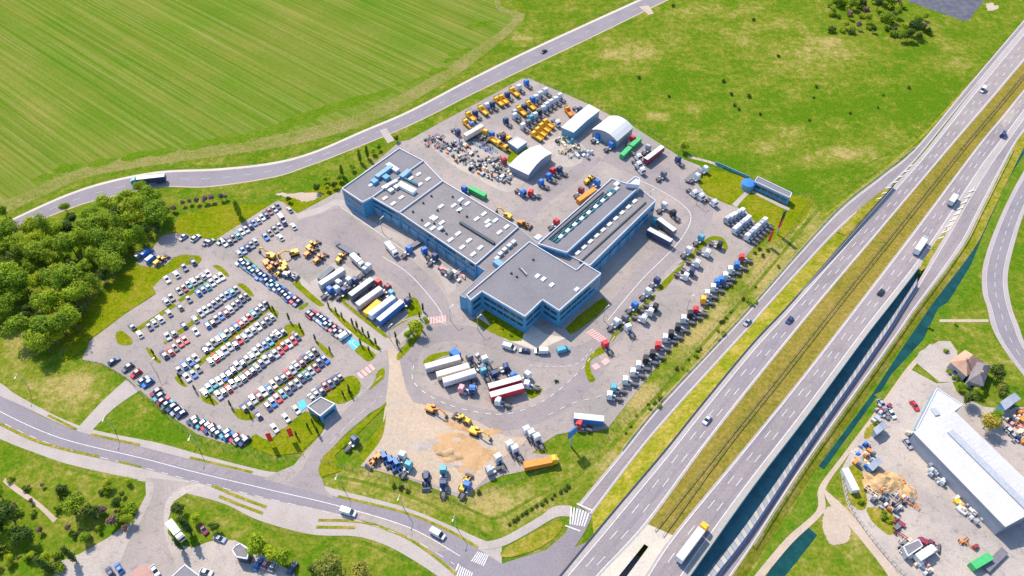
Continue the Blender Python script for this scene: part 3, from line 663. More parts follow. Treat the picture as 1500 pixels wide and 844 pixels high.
sheet('gravel_yard',[(1346,516),(1375,500),(1392,500),(1402,515),(1402,560),(1376,560),(1352,540),(1340,530)],'gravel_yard',.112)
sheet('scrub',[(1238,692),(1250,680),(1262,690),(1270,735),(1262,748),(1246,738),(1240,715)],'grass_verge',.13,True)
sheet('scrub',[(1270,744),(1300,748),(1318,768),(1306,784),(1290,776),(1276,762)],'grass_verge',.131,True)
sheet('scrub',[(1341,634),(1352,610),(1368,578),(1373,573),(1352,616),(1346,636)],'grass_verge',.132)
sheet('scrub',[(1268,630),(1278,620),(1284,626),(1276,640),(1266,642)],'grass_verge',.133,True)
sheet('scrub',[(1500,572),(1440,545),(1450,585),(1470,595),(1540,600)],'grass_bank',.134)
sheet('pond',[(1312,-14),(1330,2),(1412,31),(1418,31),(1442,0),(1450,-14)],'pond_water',.05)
sheet('gravel_track',[(1444,6),(1452,4),(1462,12),(1448,16)],'dirt_track',.06,True)
# lawn paths in the north-east corner
strip('paved_footway',[(1072,300),(1082,290),(1097,276)],[(1079,304),(1088,293),(1102,280)],'concrete_path',dz=.12)
strip('paved_footway',[(1100,278),(1150,302),(1158,304)],[(1100,282),(1148,306),(1156,308)],'concrete_path',dz=.12)
sheet('lawn',[(1032,248),(1060,252),(1105,262),(1150,285),(1192,292),(1180,320),(1150,348),(1122,352),(1132,330),(1107,325),(1094,308),(1063,297),(1037,285),(1024,270)],'grass_lawn',.08)
sheet('lawn',[(250,340),(262,318),(320,300),(380,300),(404,296),(320,350),(300,349),(258,341)],'grass_lawn',.08)
sheet('lawn',[(96,530),(128,508),(131,498),(184,458),(229,430),(224,421),(235,410),(244,402),(230,392),(204,388),(180,400),(140,440),(100,470),(90,500)],'grass_lawn',.081)
sheet('lawn',[(186,392),(222,391),(246,385),(258,376),(270,372),(294,374),(298,382),(292,388),(268,390),(240,408),(228,424)],'grass_lawn',.082)
sheet('lawn',[(412,295),(440,285),(498,262),(500,277),(436,312)],'grass_lawn',.083)
strip('footpath',[(185,556),(150,588),(113,628)],[(205,572),(165,600),(132,634)],'concrete_path',dz=.07)
sheet('dirt_patch',[(404,285),(420,283),(470,284),(462,292),(446,296),(430,290)],'dirt_track',.085,True)
strip('field_track',[(1008,228),(1040,236),(1060,244)],[(1006,231),(1038,239),(1058,247)],'dirt_track',dz=.07)
strip('footpath',[(8,700),(30,716),(60,738),(84,760)],[(4,706),(24,722),(56,744),(78,766)],'dirt_track',dz=.06)

# drainage lines and mown bands along the motorway fence, resurfaced stretches of the carriageways
for pts,wd,mt in [([(1492,52),(1400,150),(1330,222),(1262,262),(1206,300),(1160,352)],1.6,'grass_bank'),([(1500,38),(1412,132),(1345,205),(1270,268),(1200,322)],1.2,'dirt_track'),([(1440,96),(1370,170),(1300,225),(1240,252)],1.0,'grass_bank'),
   ([(1180,330),(1100,425),(1020,515),(940,605),(880,668),(820,716),(752,764)],1.3,'grass_bank'),([(1200,332),(1120,426),(1040,510),(960,598),(900,660)],1.6,'dirt_track'),([(470,694),(540,708),(620,734),(690,772),(720,788)],1.2,'grass_bank'),([(560,690),(640,722),(700,752),(730,758),(780,730),(840,700)],1.0,'grass_bank'),
   ([(0,640),(60,672),(140,698),(210,716)],1.0,'grass_bank'),([(150,640),(230,652),(300,668),(380,684)],1.0,'grass_bank'),([(260,722),(330,748),(420,780),(520,792),(600,822),(640,846)],1.2,'grass_bank'),([(760,140),(860,184),(960,226),(1060,272)],.8,'grass_bank'),([(600,205),(700,152),(760,118)],1.0,'grass_bank')]:
    SZ=globals().get('SZ',.0405)+.0007; sliver(pts,None,wd,'grass_verge' if mt=='dirt_track' else mt,SZ)
def patch(A,B,zf,t0,t1,y0,y1,mat='asphalt_lane',dz=.03):
    n=160; a=resample(wline(A,zf),n); b=resample(wline(B,zf),n); m=MB(); u=Vector((0,0,dz))
    for i in range(n-1):
        if y0<proj(a[i])[1]<y1: m.face([a[i].lerp(b[i],t0)+u,a[i].lerp(b[i],t1)+u,a[i+1].lerp(b[i+1],t1)+u,a[i+1].lerp(b[i+1],t0)+u],mat)
    if not m.f: return
    o=m.build('resurfaced_patch'); bm=bmesh.new(); bm.from_mesh(o.data)
    for f in bm.faces:
        if f.normal.z<0: f.normal_flip()
    bm.to_mesh(o.data); bm.free(); recentre(o); tag(o,kind='structure')
patch(PL,MLX+ML[1:],zm,.22,.92,-40,186); patch(MRX+MR[1:],CRR,zm,.08,.56,-40,178,'asphalt_yard',.031); patch(PL,MLX+ML[1:],zm,.47,.68,430,560,'asphalt_street',.03); patch(MRX+MR[1:],CRR,zm,.33,.55,560,640,'asphalt_lane',.03); patch(RL,RR,.14,.18,.86,560,640,'asphalt_street',.03)
patch(SU,SL,.09,.05,.45,640,690,'asphalt_motorway',.012); patch(SU,SL,.09,.52,.95,740,800,'asphalt_yard',.012)
# ================================================================ BUILDINGS
def centroid(w_): return sum(w_, Vector())/len(w_)
def building(name, label, poly, h, wall='blue_cladding', roof='roof_bitumen', trim='white_trim', par=.55, bands=((3.6,5.2),(7.0,8.6)), z0=0.0, group=None, win_edges=None, doors=()):
    """poly = roof corners in the photo, at height h"""
    w_ = [P(a, b, h) for a, b in poly]; c = centroid(w_); c.z = z0
    area = sum(a.x*b.y-b.x*a.y for a, b in zip(w_, w_[1:]+w_[:1]))
    if area < 0: w_.reverse()
    r = empty(name, c); q = [p-c for p in w_]; hh = h-z0
    n = len(q); m = MB()
    for i in range(n):
        a, b = q[i], q[(i+1) % n]; m.face([(a.x, a.y, 0), (b.x, b.y, 0), (b.x, b.y, hh), (a.x, a.y, hh)], wall)
    m.build('wall', r)
    tr = tessellate_polygon([[Vector((p.x, p.y, 0)) for p in q]])
    m = MB()
    for t in tr: m.face([(q[i].x, q[i].y, hh-.02) for i in t], roof)
    ro = m.build('roof', r)
    bm = bmesh.new(); bm.from_mesh(ro.data)
    for f in bm.faces:
        if f.normal.z < 0: f.normal_flip()
    bm.to_mesh(ro.data); bm.free()
    m = MB()
    for i in range(n):
        a, b = q[i], q[(i+1) % n]; d = (b-a); d.z = 0; L_ = d.length; d.normalize(); nr = Vector((d.y, -d.x, 0))
        p0 = a+nr*.06-d*.03; p1 = b+nr*.06-d*.35
        i0 = a-nr*.26-d*.03; i1 = b-nr*.26-d*.35
        m.prism([Vector((v.x, v.y, hh-.45)) for v in (p0, p1, i1, i0)], [Vector((v.x, v.y, hh+par)) for v in (p0, p1, i1, i0)], trim)
    m.build('parapet', r)
    for i in range(n):
        a, b = q[i], q[(i+1) % n]; d = (b-a); d.z = 0; L_ = d.length; d.normalize(); nr = Vector((d.y, -d.x, 0))
        mid_ = (a+b)/2+c
        if L_ < 6 or nr.dot(Vector((0-mid_.x, 0-mid_.y, 0)).normalized()) < -.1: continue
        for z_a, z_b in bands:
            if z_b > hh: continue
            m = MB(); k = int((L_-1.6)/3.2)
            for s_ in range(k):
                t0 = .8+s_*(L_-1.6)/k+.18; t1 = .8+(s_+1)*(L_-1.6)/k-.18
                x0 = a+d*t0+nr*.05; x1 = a+d*t1+nr*.05
                m.face([(x0.x, x0.y, z_a), (x1.x, x1.y, z_a), (x1.x, x1.y, z_b), (x0.x, x0.y, z_b)], 'window_glass')
            if m.f: m.build('window_band', r)
            m = MB(); x0 = a+d*.3+nr*.10; x1 = b-d*.3+nr*.10; y0 = a+d*.3+nr*.005; y1 = b-d*.3+nr*.005
            m.prism([Vector((v.x, v.y, z_b+.12)) for v in (x0, x1, y1, y0)], [Vector((v.x, v.y, z_b+.42)) for v in (x0, x1, y1, y0)], 'blue_cladding_light')
            m.build('trim_line', r)
    tag(r, label, 'building', group); r['_h'] = h
    return r
def on_roof(r, name, pts_list, z, mat, hgt, size=None, ang=None):
    """boxes standing on the roof of r; pts_list: centres in the photo"""
    base = r.location; dirv = P(860, 388, 9)-P(958, 300, 9); ang_ = math.atan2(dirv.y, dirv.x) if ang is None else ang
    me = None
    for a, b in pts_list:
        p = P(a, b, z)
        if me is None:
            sx, sy = size; me = MB().box(-sx/2, sx/2, -sy/2, sy/2, 0, hgt, mat, .12, .12, .12).mesh(name)
        o = bpy.data.objects.new(name, me); COL.objects.link(o); o.parent = r; o.location = (p.x-base.x, p.y-base.y, z-base.z); o.rotation_euler = (0, 0, ang_)
def roof_bar(r, name, a, b, z, mat, wd, hgt):
    m = MB(); p = P(*a, z)-r.location; q = P(*b, z)-r.location
    p.z = q.z = z-r.location.z+hgt/2; m.bar(p, q, wd, mat, hgt); m.build(name, r)

LA = building('showroom', 'blue showroom block with a broad flat grey roof and stepped front corner', [(775.5,355),(683,433),(689.5,440.5),(706,427.6),(769,464.5),(794.5,440),(819,456),(880.4,401.6),(855,386.5),(844,396.5)], 10.6, roof='roof_bitumen')
on_roof(LA, 'skylight', [(787,405),(796,409.5),(808,418),(844.5,424.5)], 10.6, 'skylight_dome', .5, (2.4,1.6))
on_roof(LA, 'roof_vent', [(781,381),(749,401),(757,406)], 10.6, 'dark_trim', .8, (.8,.8))
roof_bar(LA,'roof_pipe',(760,393),(771,405),10.6,'dark_trim',.35,.5); roof_bar(LA,'roof_pipe',(763,393.5),(772,403),10.6,'galvanised',.3,.5)
LK = building('link_building', 'low gravel-roofed link building between the workshops and the showroom', [(673,433),(711,397),(697,388),(759.4,333.4),(787,357),(864,391),(858,394),(850,402),(840,404),(775,372),(690,430),(683,437)], 8.6, roof='roof_gravel', bands=((3.0,4.4),), par=.12, trim='grey_cladding')
on_roof(LK, 'air_handler', [(728,381),(733,374),(739,368),(746,362),(752,357)], 8.6, 'galvanised', 1.5, (2.4,1.8))
on_roof(LK, 'plant_box', [(730,389)], 8.6, 'blue_cladding_light', 2.2, (3,4)); on_roof(LK, 'skylight', [(788,349),(700,424)], 8.6, 'skylight_dome', .9, (3,2.5))
W1 = building('west_workshop', 'blue workshop at the far left end of the long roof beside the trees', [(501,277),(585,218),(620.3,236.3),(545,290),(531,297)], 9.6, roof='roof_bitumen')
on_roof(W1, 'plant_box', [(549,268),(566,262)], 9.6, 'blue_cladding', 1.6, (3,3)); roof_bar(W1,'duct',(552,263),(574,247),9.6,'blue_cladding_light',2.2,2.0); roof_bar(W1,'duct',(568,243),(583,253),9.6,'white_trim',2.4,1.6)
on_roof(W1, 'skylight', [(543,272)], 9.6, 'skylight_dome', .5, (2,1.5))
W2 = building('middle_workshop', 'blue workshop with pinkish gravel roof, ducts and four rows of roof domes', [(545,290),(620.3,236.3),(648.7,266),(585,312.7)], 9.3, roof='roof_gravel')
roof_bar(W2,'duct',(585,272),(608,284),9.3,'skylight_dome',2.8,1.8); roof_bar(W2,'duct',(600,252),(588,262),9.3,'blue_cladding_light',2.4,1.6); roof_bar(W2,'duct',(591,262),(612,273),9.3,'shade_and_roof_teal',1.0,1.0)
roof_bar(W2,'duct',(560,278),(582,266),9.3,'white_trim',1.6,1.2); on_roof(W2, 'air_handler', [(566,276),(573,281),(581,276)], 9.3, 'galvanised', 1.4, (2.6,2.2))
on_roof(W2, 'skylight', [(613,256),(627,263),(615,271),(564,291),(576,299),(588,290),(602,262)], 9.3, 'skylight_dome', .5, (2.8,1.5))
W3 = building('long_workshop', 'long blue workshop whose grey roof carries many white skylights', [(585,312.7),(648.7,266),(759.4,333.4),(697,388.5)], 9.0, roof='roof_gravel')
SK3=[(664.5,302),(673,308),(684.5,299),(675,293.5),(646,303),(633,319),(637.5,320.8),(647,327),(626,330),(634,335),(709,314),(698,321.5),(725.5,323.5),(715,331),(742,333),(731.5,341),(671,343),(687,353),(660,352),(677,363),(703.5,363.5),(693,373),(714,325),(645,335)]
on_roof(W3, 'skylight', SK3, 9.0, 'skylight_dome', .5, (3.0,1.5))
on_roof(W3, 'roof_vent', [(632,288),(620,298),(663,289),(674.5,300),(684,318),(672,311),(641,309),(605,311),(618,323),(636,328),(650,338),(654,343),(647,339)], 9.0, 'dark_trim', .9, (.8,.8))
roof_bar(W3,'roof_ridge',(674,327),(724,358),9.0,'dark_trim',1.2,1.0)
R1 = building('truck_hall', 'tall blue truck hall with rows of rooflights and solar panels behind the showroom', [(788,358),(896,262.5),(935.5,275.5),(830,371)], 11.2, roof='roof_bitumen', bands=((4.6,6.2),))
for k in range(9):
    t=k/8.2; a=(816+t*84, 353-t*72)
    on_roof(R1,'solar_panel',[(a[0],a[1]),(a[0]-4.4,a[1]-2.3)],11.2,'shade_and_roof_teal',.5,(3.0,1.6))
    on_roof(R1,'skylight',[(a[0]+5.2,a[1]-5.6)],11.2,'skylight_dome',.6,(2.6,1.6))
for k in (0,1,2): roof_bar(R1,'roof_rail',(804+k*4,351+k*2),(884+k*4,282+k*2),11.2,'dark_trim',.5,.5)
on_roof(R1, 'plant_box', [(903,271)], 11.2, 'skylight_dome', 1.0, (3,2))
R2 = building('service_hall', 'blue service hall along the truck yard with a lower skylit roof', [(831,373.5),(937,277),(960.4,295),(863.7,390.3)], 8.9, roof='roof_gravel', bands=((4.2,5.8),))
on_roof(R2, 'skylight', [(846+9.3*k*1.0, 371-8.4*k*1.0) for k in range(10)], 8.9, 'skylight_dome', .5, (2.8,1.6))
roof_bar(R2,'roof_rail',(849,385),(946,297),8.9,'dark_trim',.6,.5)
PH = building('stair_tower', 'small white stair tower on the far end of the truck hall', [(917,270),(930,259.5),(937,262),(936,272)], 13.2, wall='white_trim', roof='roof_pale', bands=())
# roll-up doors on the blue fronts
def doors(r, poly_a, poly_b, h, n, wd=4.2, hg=4.4, mat='blue_cladding_light'):
    a = P(*poly_a, h); b = P(*poly_b, h); a.z = b.z = 0; d = (b-a); L_ = d.length; d.normalize(); nr = Vector((d.y, -d.x, 0))
    if nr.y > 0: nr = -nr
    for k in range(n):
        t = L_*(k+.5)/n; c = a+d*t+nr*.05-r.location; m = MB()
        x0 = c-d*wd/2; x1 = c+d*wd/2; o_ = nr*.12
        m.prism([x0, x1, x1+o_, x0+o_], [v+Vector((0,0,hg)) for v in (x0, x1, x1+o_, x0+o_)], mat); m.build('door', r)
doors(R2,(863.7,390.3),(960.4,295),8.9,7); doors(W3,(585,312.7),(697,388.5),9,8); doors(W2,(545,290),(585,312.7),9.3,3)
def gable(name, label, poly, he, hr, wall, roof, along=0, cat='building', arch=False, ridge=None):
    """poly: four eave corners in the photo at height he; ridge runs between the midpoints of the edges 'along' and 'along+2'"""
    w_ = [P(a, b, he) for a, b in poly]
    if sum(a.x*b.y-b.x*a.y for a, b in zip(w_, w_[1:]+w_[:1])) < 0: w_.reverse(); along = (3-along-1) % 4 if False else along
    w_ = w_[along:]+w_[:along]; c = centroid(w_); c.z = 0; r = empty(name, c); q = [p-c for p in w_]
    def pr(t):   # profile across: 0..1 -> height
        return he+(hr-he)*((1-(2*t-1)**2) if arch else (1-abs(2*t-1)))
    ks = [0, .15, .3, .5, .7, .85, 1] if arch else [0, .5, 1]
    A = [Vector((*(q[0].lerp(q[1], t)).xy, pr(t))) for t in ks]; B = [Vector((*(q[3].lerp(q[2], t)).xy, pr(t))) for t in ks]
    m = MB()
    for u, v in ((q[1], q[2]), (q[3], q[0])): m.face([(u.x,u.y,0),(v.x,v.y,0),(v.x,v.y,he-.03),(u.x,u.y,he-.03)], wall)
    for E_ in (A, B): m.face([(E_[0].x,E_[0].y,0)]+[(p.x,p.y,p.z-.05) for p in E_]+[(E_[-1].x,E_[-1].y,0)], wall)
    m.build('wall', r)
    m = MB(); ax = (B[0]-A[0]).normalized()*.3; sx = (A[-1]-A[0]); sx.z = 0; sx = sx.normalized()*.25
    for i in range(len(ks)-1):
        s0 = -sx if i == 0 else Vector(); s1 = sx if i == len(ks)-2 else Vector()
        a0, a1, b0, b1 = A[i]-ax+s0, A[i+1]-ax+s1, B[i]+ax+s0, B[i+1]+ax+s1
        m.prism([a0, a1, b1, b0], [v+Vector((0,0,.18)) for v in (a0, a1, b1, b0)], roof)
    m.build('roof', r)
    mm = q[1]-q[0]; mm.z = 0; L_ = mm.length; mm.normalize(); nr = Vector((mm.y, -mm.x, 0))
    m = MB(); cc = (q[0]+q[1])/2; hw = min(2.2, L_*.28)
    x0 = cc-mm*hw; x1 = cc+mm*hw; x0.z = x1.z = 0
    m.prism([x0, x1, x1+nr*.1, x0+nr*.1], [v+Vector((0,0,he*.75)) for v in (x0, x1, x1+nr*.1, x0+nr*.1)], 'grey_cladding'); m.build('door', r)
    tag(r, label, cat); return r, A, B
gable('tent_hall','white arched tent hall in the middle of the machinery yard',[(746,243),(790,213.5),(808,225),(774,256)],4.2,6.6,'grey_cladding','tarpaulin',2,'tent hall',True)
gable('tent_hall','white gabled tent hall by the fence at the far side of the yard',[(868,190),(893,171),(927,187),(904,207)],4.6,7.2,'grey_cladding','tarpaulin',3,'tent hall',True)  # grey wall colour stands in for shade on the white front
gable('storage_shed','long pale-roofed shed with shade-tinted blue walls left of the gabled tent',[(823,187),(863,153.5),(878,162),(840,194)],4.8,5.4,'blue_cladding_light','roof_membrane',2,'shed')  # wall blue includes the tint of shade on the sides
building('portable_office','small white-roofed blue hut beside the arched tent hall',[(744,208),(757,200),(772,208),(758,218)],3.4,wall='blue_cladding_light',roof='roof_pale',par=.15,bands=())
building('pump_house','long blue building with grey roof on the lawn by the far fence',[(1105,266),(1110,259),(1160,283),(1157,290)],4.6,wall='blue_cladding',roof='roof_bitumen',par=.3,bands=((1.6,3.2),))
building('gatehouse','small gatehouse with white-edged flat roof at the yard entrance',[(450,596),(470,582),(491,592),(469,610)],4.6,wall='blue_cladding',roof='roof_gravel',par=.35,bands=((1.2,2.8),))
t_=empty('water_tank',P(1094,275)); MB().cyl((0,0,1.6),3.1,3.2,'blue_cladding_light','z',20).build('tank_wall',t_); MB().cyl((0,0,3.35),3.15,.3,'blue_sign','z',20,.8).build('tank_roof',t_); MB().box(3.0,3.4,-.3,.3,0,3.3,'galvanised').build('ladder',t_); tag(t_,'round blue water tank beside the long blue building on the lawn','tank')
# east side: warehouse, house, sheds
W = gable('warehouse','large white-roofed warehouse in the industrial yard at the right edge',[(1339,634),(1399,604.5),(1538,738),(1472,771)],7.0,9.2,'grey_cladding','roof_pale',0)
def ridge_strip(Wd,a,b,wd,mat,nm,off=0):
    r,A,B=Wd; k=len(A)//2; p=A[k].lerp(B[k],a); q=A[k].lerp(B[k],b); m=MB(); m.bar(p+Vector((0,0,.32)),q+Vector((0,0,.32)),wd,mat,.35); m.build(nm,r)
ridge_strip(W,.04,.86,2.6,'galvanised','ridge_light')
def seams(Wd,n):
    r,A,B=Wd; m=MB(); u=Vector((0,0,.21))
    for k in range(1,n):
        t=k/n
        for i in range(len(A)-1): m.bar(A[i].lerp(B[i],t)+u,A[i+1].lerp(B[i+1],t)+u,.12,'roof_membrane',.06)
    m.build('roof_seams',r)
seams(W,22)
W5=building('warehouse_annex','white-roofed front annex of the warehouse with a slanted end wall',[(1372,569),(1341,630),(1338,633),(1396,604),(1410,593)],6.2,wall='blue_cladding_light',roof='roof_pale',par=.25,bands=())
roof_bar(W5,'ridge_light',(1366,599),(1373,609),6.2,'galvanised',2.0,.5)
building('office_wing','grey office strip along the left foot of the white warehouse',[(1337,641),(1343,640),(1462,764),(1456,768)],3.4,wall='grey_cladding',roof='roof_bitumen',par=.15,bands=())
def hip(name,label,poly,he,hr,wall,roof,inset=.3):
    w_=[P(a,b,he) for a,b in poly]
    if sum(a.x*b.y-b.x*a.y for a,b in zip(w_,w_[1:]+w_[:1]))<0: w_.reverse()
    c=centroid(w_); c.z=0; r=empty(name,c); q=[p-c for p in w_]
    if (q[1]-q[0]).length<(q[2]-q[1]).length: q=q[1:]+q[:1]
    a=(q[0]+q[3])/2; b=(q[1]+q[2])/2; r0=a.lerp(b,inset); r1=a.lerp(b,1-inset); r0.z=r1.z=hr
    m=MB(); 
    for i in range(4): u,v=q[i],q[(i+1)%4]; m.face([(u.x,u.y,0),(v.x,v.y,0),(v.x,v.y,he),(u.x,u.y,he)],wall)
    m.build('wall',r); e=[p+Vector((p.x,p.y,0)).normalized()*.6 for p in q]; m=MB()
    m.face([e[0],e[1],r1,r0],roof); m.face([e[1],e[2],r1],roof); m.face([e[2],e[3],r0,r1],roof); m.face([e[3],e[0],r0],roof); ro=m.build('roof',r)
    MB().box(r0.x-.4,r0.x+.4,r0.y-.4,r0.y+.4,hr-1,hr+1,'roof_tile').build('chimney',ro)
    for i in range(4):
        u,v=q[i],q[(i+1)%4]; d=(v-u).normalized(); d.z=0; nr=Vector((d.y,-d.x,0))*.05; c2=(u+v)/2+nr
        x0=c2-d*.8; x1=c2+d*.8; MB().__class__; mm=MB(); mm.face([(x0.x,x0.y,1),(x1.x,x1.y,1),(x1.x,x1.y,2.3),(x0.x,x0.y,2.3)],'window_glass'); mm.build('window',r)
    tag(r,label,'house'); return r
hip('house','house with an orange tiled hip roof beside the white warehouse',[(1402,522),(1410,514),(1434,516),(1433,541),(1424,553),(1408,548)][:0] or [(1393,530),(1414,514),(1438,530),(1416,550)],4.2,7.5,'concrete_wall','roof_tile')
hip('house_wing','brown-grey tiled wing joined to the orange roofed house',[(1428,530),(1450,536),(1440,564),(1419,557)],4.4,7.2,'concrete_wall','roof_grey_tile')
gable('metal_shed','pale grey metal shed by the right edge beyond the house',[(1466,590),(1486,577),(1494,584),(1472,600)],4.2,5.0,'blue_cladding','grey_cladding',0,'shed')
gable('metal_shed','grey shed with dark front at the scrapyard fence',[(1280,629),(1294,619),(1299,625),(1284,636)],3.2,3.8,'grey_cladding','grey_cladding',0,'shed')
gable('metal_shed','grey and blue shed above the orange scrap heap',[(1272,683),(1286,671),(1292,676),(1278,689)],3.2,3.8,'blue_cladding','grey_cladding',0,'shed')
building('flat_canopy','grey flat-roofed canopy beside the white box lorry in the scrapyard',[(1323,800),(1346,790),(1352,800),(1330,815)],3.4,wall='grey_cladding',roof='roof_bitumen',par=.1,bands=())
building('kiosk','grey kiosk with chamfered roof by the plaza trees',[(344,800),(352,796),(366,806),(362,819),(346,816),(340,806)],4.2,wall='dark_trim',roof='roof_bitumen',par=.2,bands=())
building('pavilion','grey-roofed pavilion cut off by the bottom edge of the plaza',[(271,827),(292,843),(290,880),(235,880),(250,846)],4.0,wall='blue_cladding',roof='roof_bitumen',par=.15,bands=())

# ================================================================ VEHICLES AND MACHINES
CN={'w':('white',(.64,.64,.64)),'s':('silver',(.36,.37,.41)),'g':('grey',(.14,.15,.17)),'k':('black',(.02,.022,.028)),'n':('dark blue',(.03,.05,.14)),'b':('blue',(.03,.16,.50)),
 't':('teal',(.08,.33,.42)),'r':('red',(.62,.03,.04)),'m':('maroon',(.24,.03,.06)),'y':('yellow',(.80,.42,.02)),'o':('orange',(.72,.24,.03)),'c':('cream',(.78,.62,.42)),'e':('green',(.05,.38,.12)),'p':('pink',(.7,.3,.3))}
def wheels(root, xs, yw, r=.33, wd=.24):
    me = MB().cyl((0,0,0), r, wd, 'tyre').cyl((0,0,0), r*.55, wd+.03, 'rim_metal').mesh('wheel')
    for x in xs:
        for y in (yw, -yw):
            o = bpy.data.objects.new('wheel', me); COL.objects.link(o); o.parent = root; o.location = (x, y, r)
def p_car(wh=True):
    r = empty('parked_car'); m = MB()
    pf = [(-2.15,.35,.95),(-2.15,.8,.98),(-1.75,.93,.9),(.95,.9,.9),(2.05,.68,.85),(2.18,.35,.8)]
    for (x0,z0,w0),(x1,z1,w1) in zip(pf[1:], pf[2:]):
        m.prism([(x0,-.9,.28),(x1,-.9,.28),(x1,.9,.28),(x0,.9,.28)], [(x0,-.86,z0),(x1,-.86,z1),(x1,.86,z1),(x0,.86,z0)], 'car_paint')
    if not wh:
        for x in (-1.35,1.35):
            for y in (.84,-.84): m.cyl((x,y,.33),.33,.2,'tyre',n=8)
    m.build('body', r)
    MB().prism([(-1.9,-.8,.91),(1.05,-.8,.88),(1.05,.8,.88),(-1.9,.8,.91)], [(-1.35,-.62,1.40),(.25,-.62,1.42),(.25,.62,1.42),(-1.35,.62,1.40)], 'car_glass').build('windows', r)
    MB().box(-1.15,.08,-.62,.62,1.41,1.48,'car_paint',.08,.08,.06).build('roof', r)
    if wh: wheels(r, (-1.35,1.35), .82)
    return r
def p_van():
    r = empty('van'); m = MB()
    m.prism([(-2.7,-1,.35),(1.5,-1,.35),(1.5,1,.35),(-2.7,1,.35)], [(-2.65,-.92,2.35),(.9,-.92,2.35),(.9,.92,2.35),(-2.65,.92,2.35)], 'car_paint')
    m.prism([(1.5,-1,.35),(2.7,-.95,.35),(2.7,.95,.35),(1.5,1,.35)], [(1.5,-.95,1.25),(2.6,-.9,1.0),(2.6,.9,1.0),(1.5,.95,1.25)], 'car_paint'); m.build('body', r)
    MB().prism([(1.52,-.9,1.27),(1.9,-.88,1.2),(1.9,.88,1.2),(1.52,.9,1.27)], [(.95,-.85,2.3),(1.05,-.85,2.28),(1.05,.85,2.28),(.95,.85,2.3)], 'car_glass').build('windshield', r)
    wheels(r, (-1.7,1.7), .9, .36); return r
def cab(r, x0, hi=3.7):
    m = MB(); m.box(x0, x0+2.2, -1.24, 1.24, .75, hi-.4, 'truck_paint', 0, .12, .04); m.box(x0+.05, x0+1.9, -1.15, 1.15, hi-.4, hi, 'truck_paint', .1, .5, .12); m.build('cab', r)
    MB().prism([(x0+2.22,-1.1,1.9),(x0+2.28,-1.1,1.9),(x0+2.28,1.1,1.9),(x0+2.22,1.1,1.9)], [(x0+2.08,-1.05,3.0),(x0+2.16,-1.05,3.0),(x0+2.16,1.05,3.0),(x0+2.08,1.05,3.0)], 'car_glass').build('windshield', r)
def p_tractor():
    r = empty('truck_tractor'); cab(r, .9)
    m = MB(); m.box(-3.1,.95,-.45,.45,.65,.95,'chassis_metal').box(-2.6,-.9,-.6,.6,.95,1.15,'chassis_metal').box(-.3,.9,.5,1.15,.5,1.1,'galvanised').box(-.3,.9,-1.15,-.5,.5,1.1,'galvanised'); m.box(-3.1,-.9,-1.2,-.8,1.08,1.14,'tyre').box(-3.1,-.9,.8,1.2,1.08,1.14,'tyre'); m.build('chassis', r)
    wheels(r, (2.1,-2.0), 1.0, .5, .4); return r
def p_trailer(L_=13.4, h=4.0, z=1.15, name='box_trailer'):
    r = empty(name); a = L_/2
    MB().box(-a,a,-1.26,1.26,z,h-.08,'truck_paint').build('box_body', r); MB().box(-a,a,-1.24,1.24,h-.078,h,'tarpaulin',.1,.1,.1).build('roof', r)
    MB().box(-a+.2,a-.2,-.5,.5,.8,z-.01,'trailer_frame').box(-a,-a+.15,-1.2,1.2,.5,.8,'trailer_frame').build('frame', r)
    MB().box(a-3.2,a-3,-.9,.9,0,.8,'trailer_frame').build('landing_leg', r)
    wheels(r, (-a+1.6,-a+2.9,-a+4.2), 1.02, .5, .42); return r
def p_semi():
    r = empty('semi_truck'); a = 13.0; x = -8.2
    MB().box(x,x+a,-1.27,1.27,1.15,3.92,'truck_paint').build('box_body', r); MB().box(x,x+a,-1.25,1.25,3.922,4.0,'tarpaulin',.1,.1,.1).build('trailer_roof', r)
    MB().box(x+.2,6.6,-.45,.45,.7,1.14,'trailer_frame').build('chassis', r)
    m = MB(); m.box(5.4,7.7,-1.24,1.24,.75,3.3,'truck_paint',0,.12,.04).box(5.5,7.2,-1.1,1.1,3.3,3.75,'truck_paint',.1,.4,.1); m.build('cab', r)
    MB().box(7.6,7.74,-1.1,1.1,1.9,2.9,'car_glass').build('windshield', r)
    wheels(r, (x+1.6,x+2.9,x+4.2,3.6,6.8), 1.02, .5, .42); return r
def p_rigid():
    r = empty('box_lorry'); cab(r, 2.0, 3.2); MB().box(-4,1.9,-1.25,1.25,1.05,3.5,'tarpaulin').build('box_body', r); MB().box(-4,2,-.45,.45,.6,1.04,'chassis_metal').build('chassis', r)
    wheels(r, (-2.6,3.0), 1.0, .48, .38); return r
def p_tipper():
    r = empty('tipper_truck'); cab(r, 1.9, 3.1); m = MB()
    m.box(-3.6,1.7,-1.2,1.2,1.15,1.3,'truck_paint')
    for y in (-1.22,1.14): m.box(-3.6,1.7,y,y+.08,1.3,2.3,'truck_paint')
    m.box(1.62,1.7,-1.14,1.14,1.3,2.6,'truck_paint').box(-3.6,-3.52,-1.14,1.14,1.3,2.2,'truck_paint'); m.build('tipping_body', r)
    MB().box(-3.6,2,-.45,.45,.6,1.14,'chassis_metal').build('chassis', r); wheels(r, (-2.6,-1.3,3.0), 1.0, .48, .38); return r
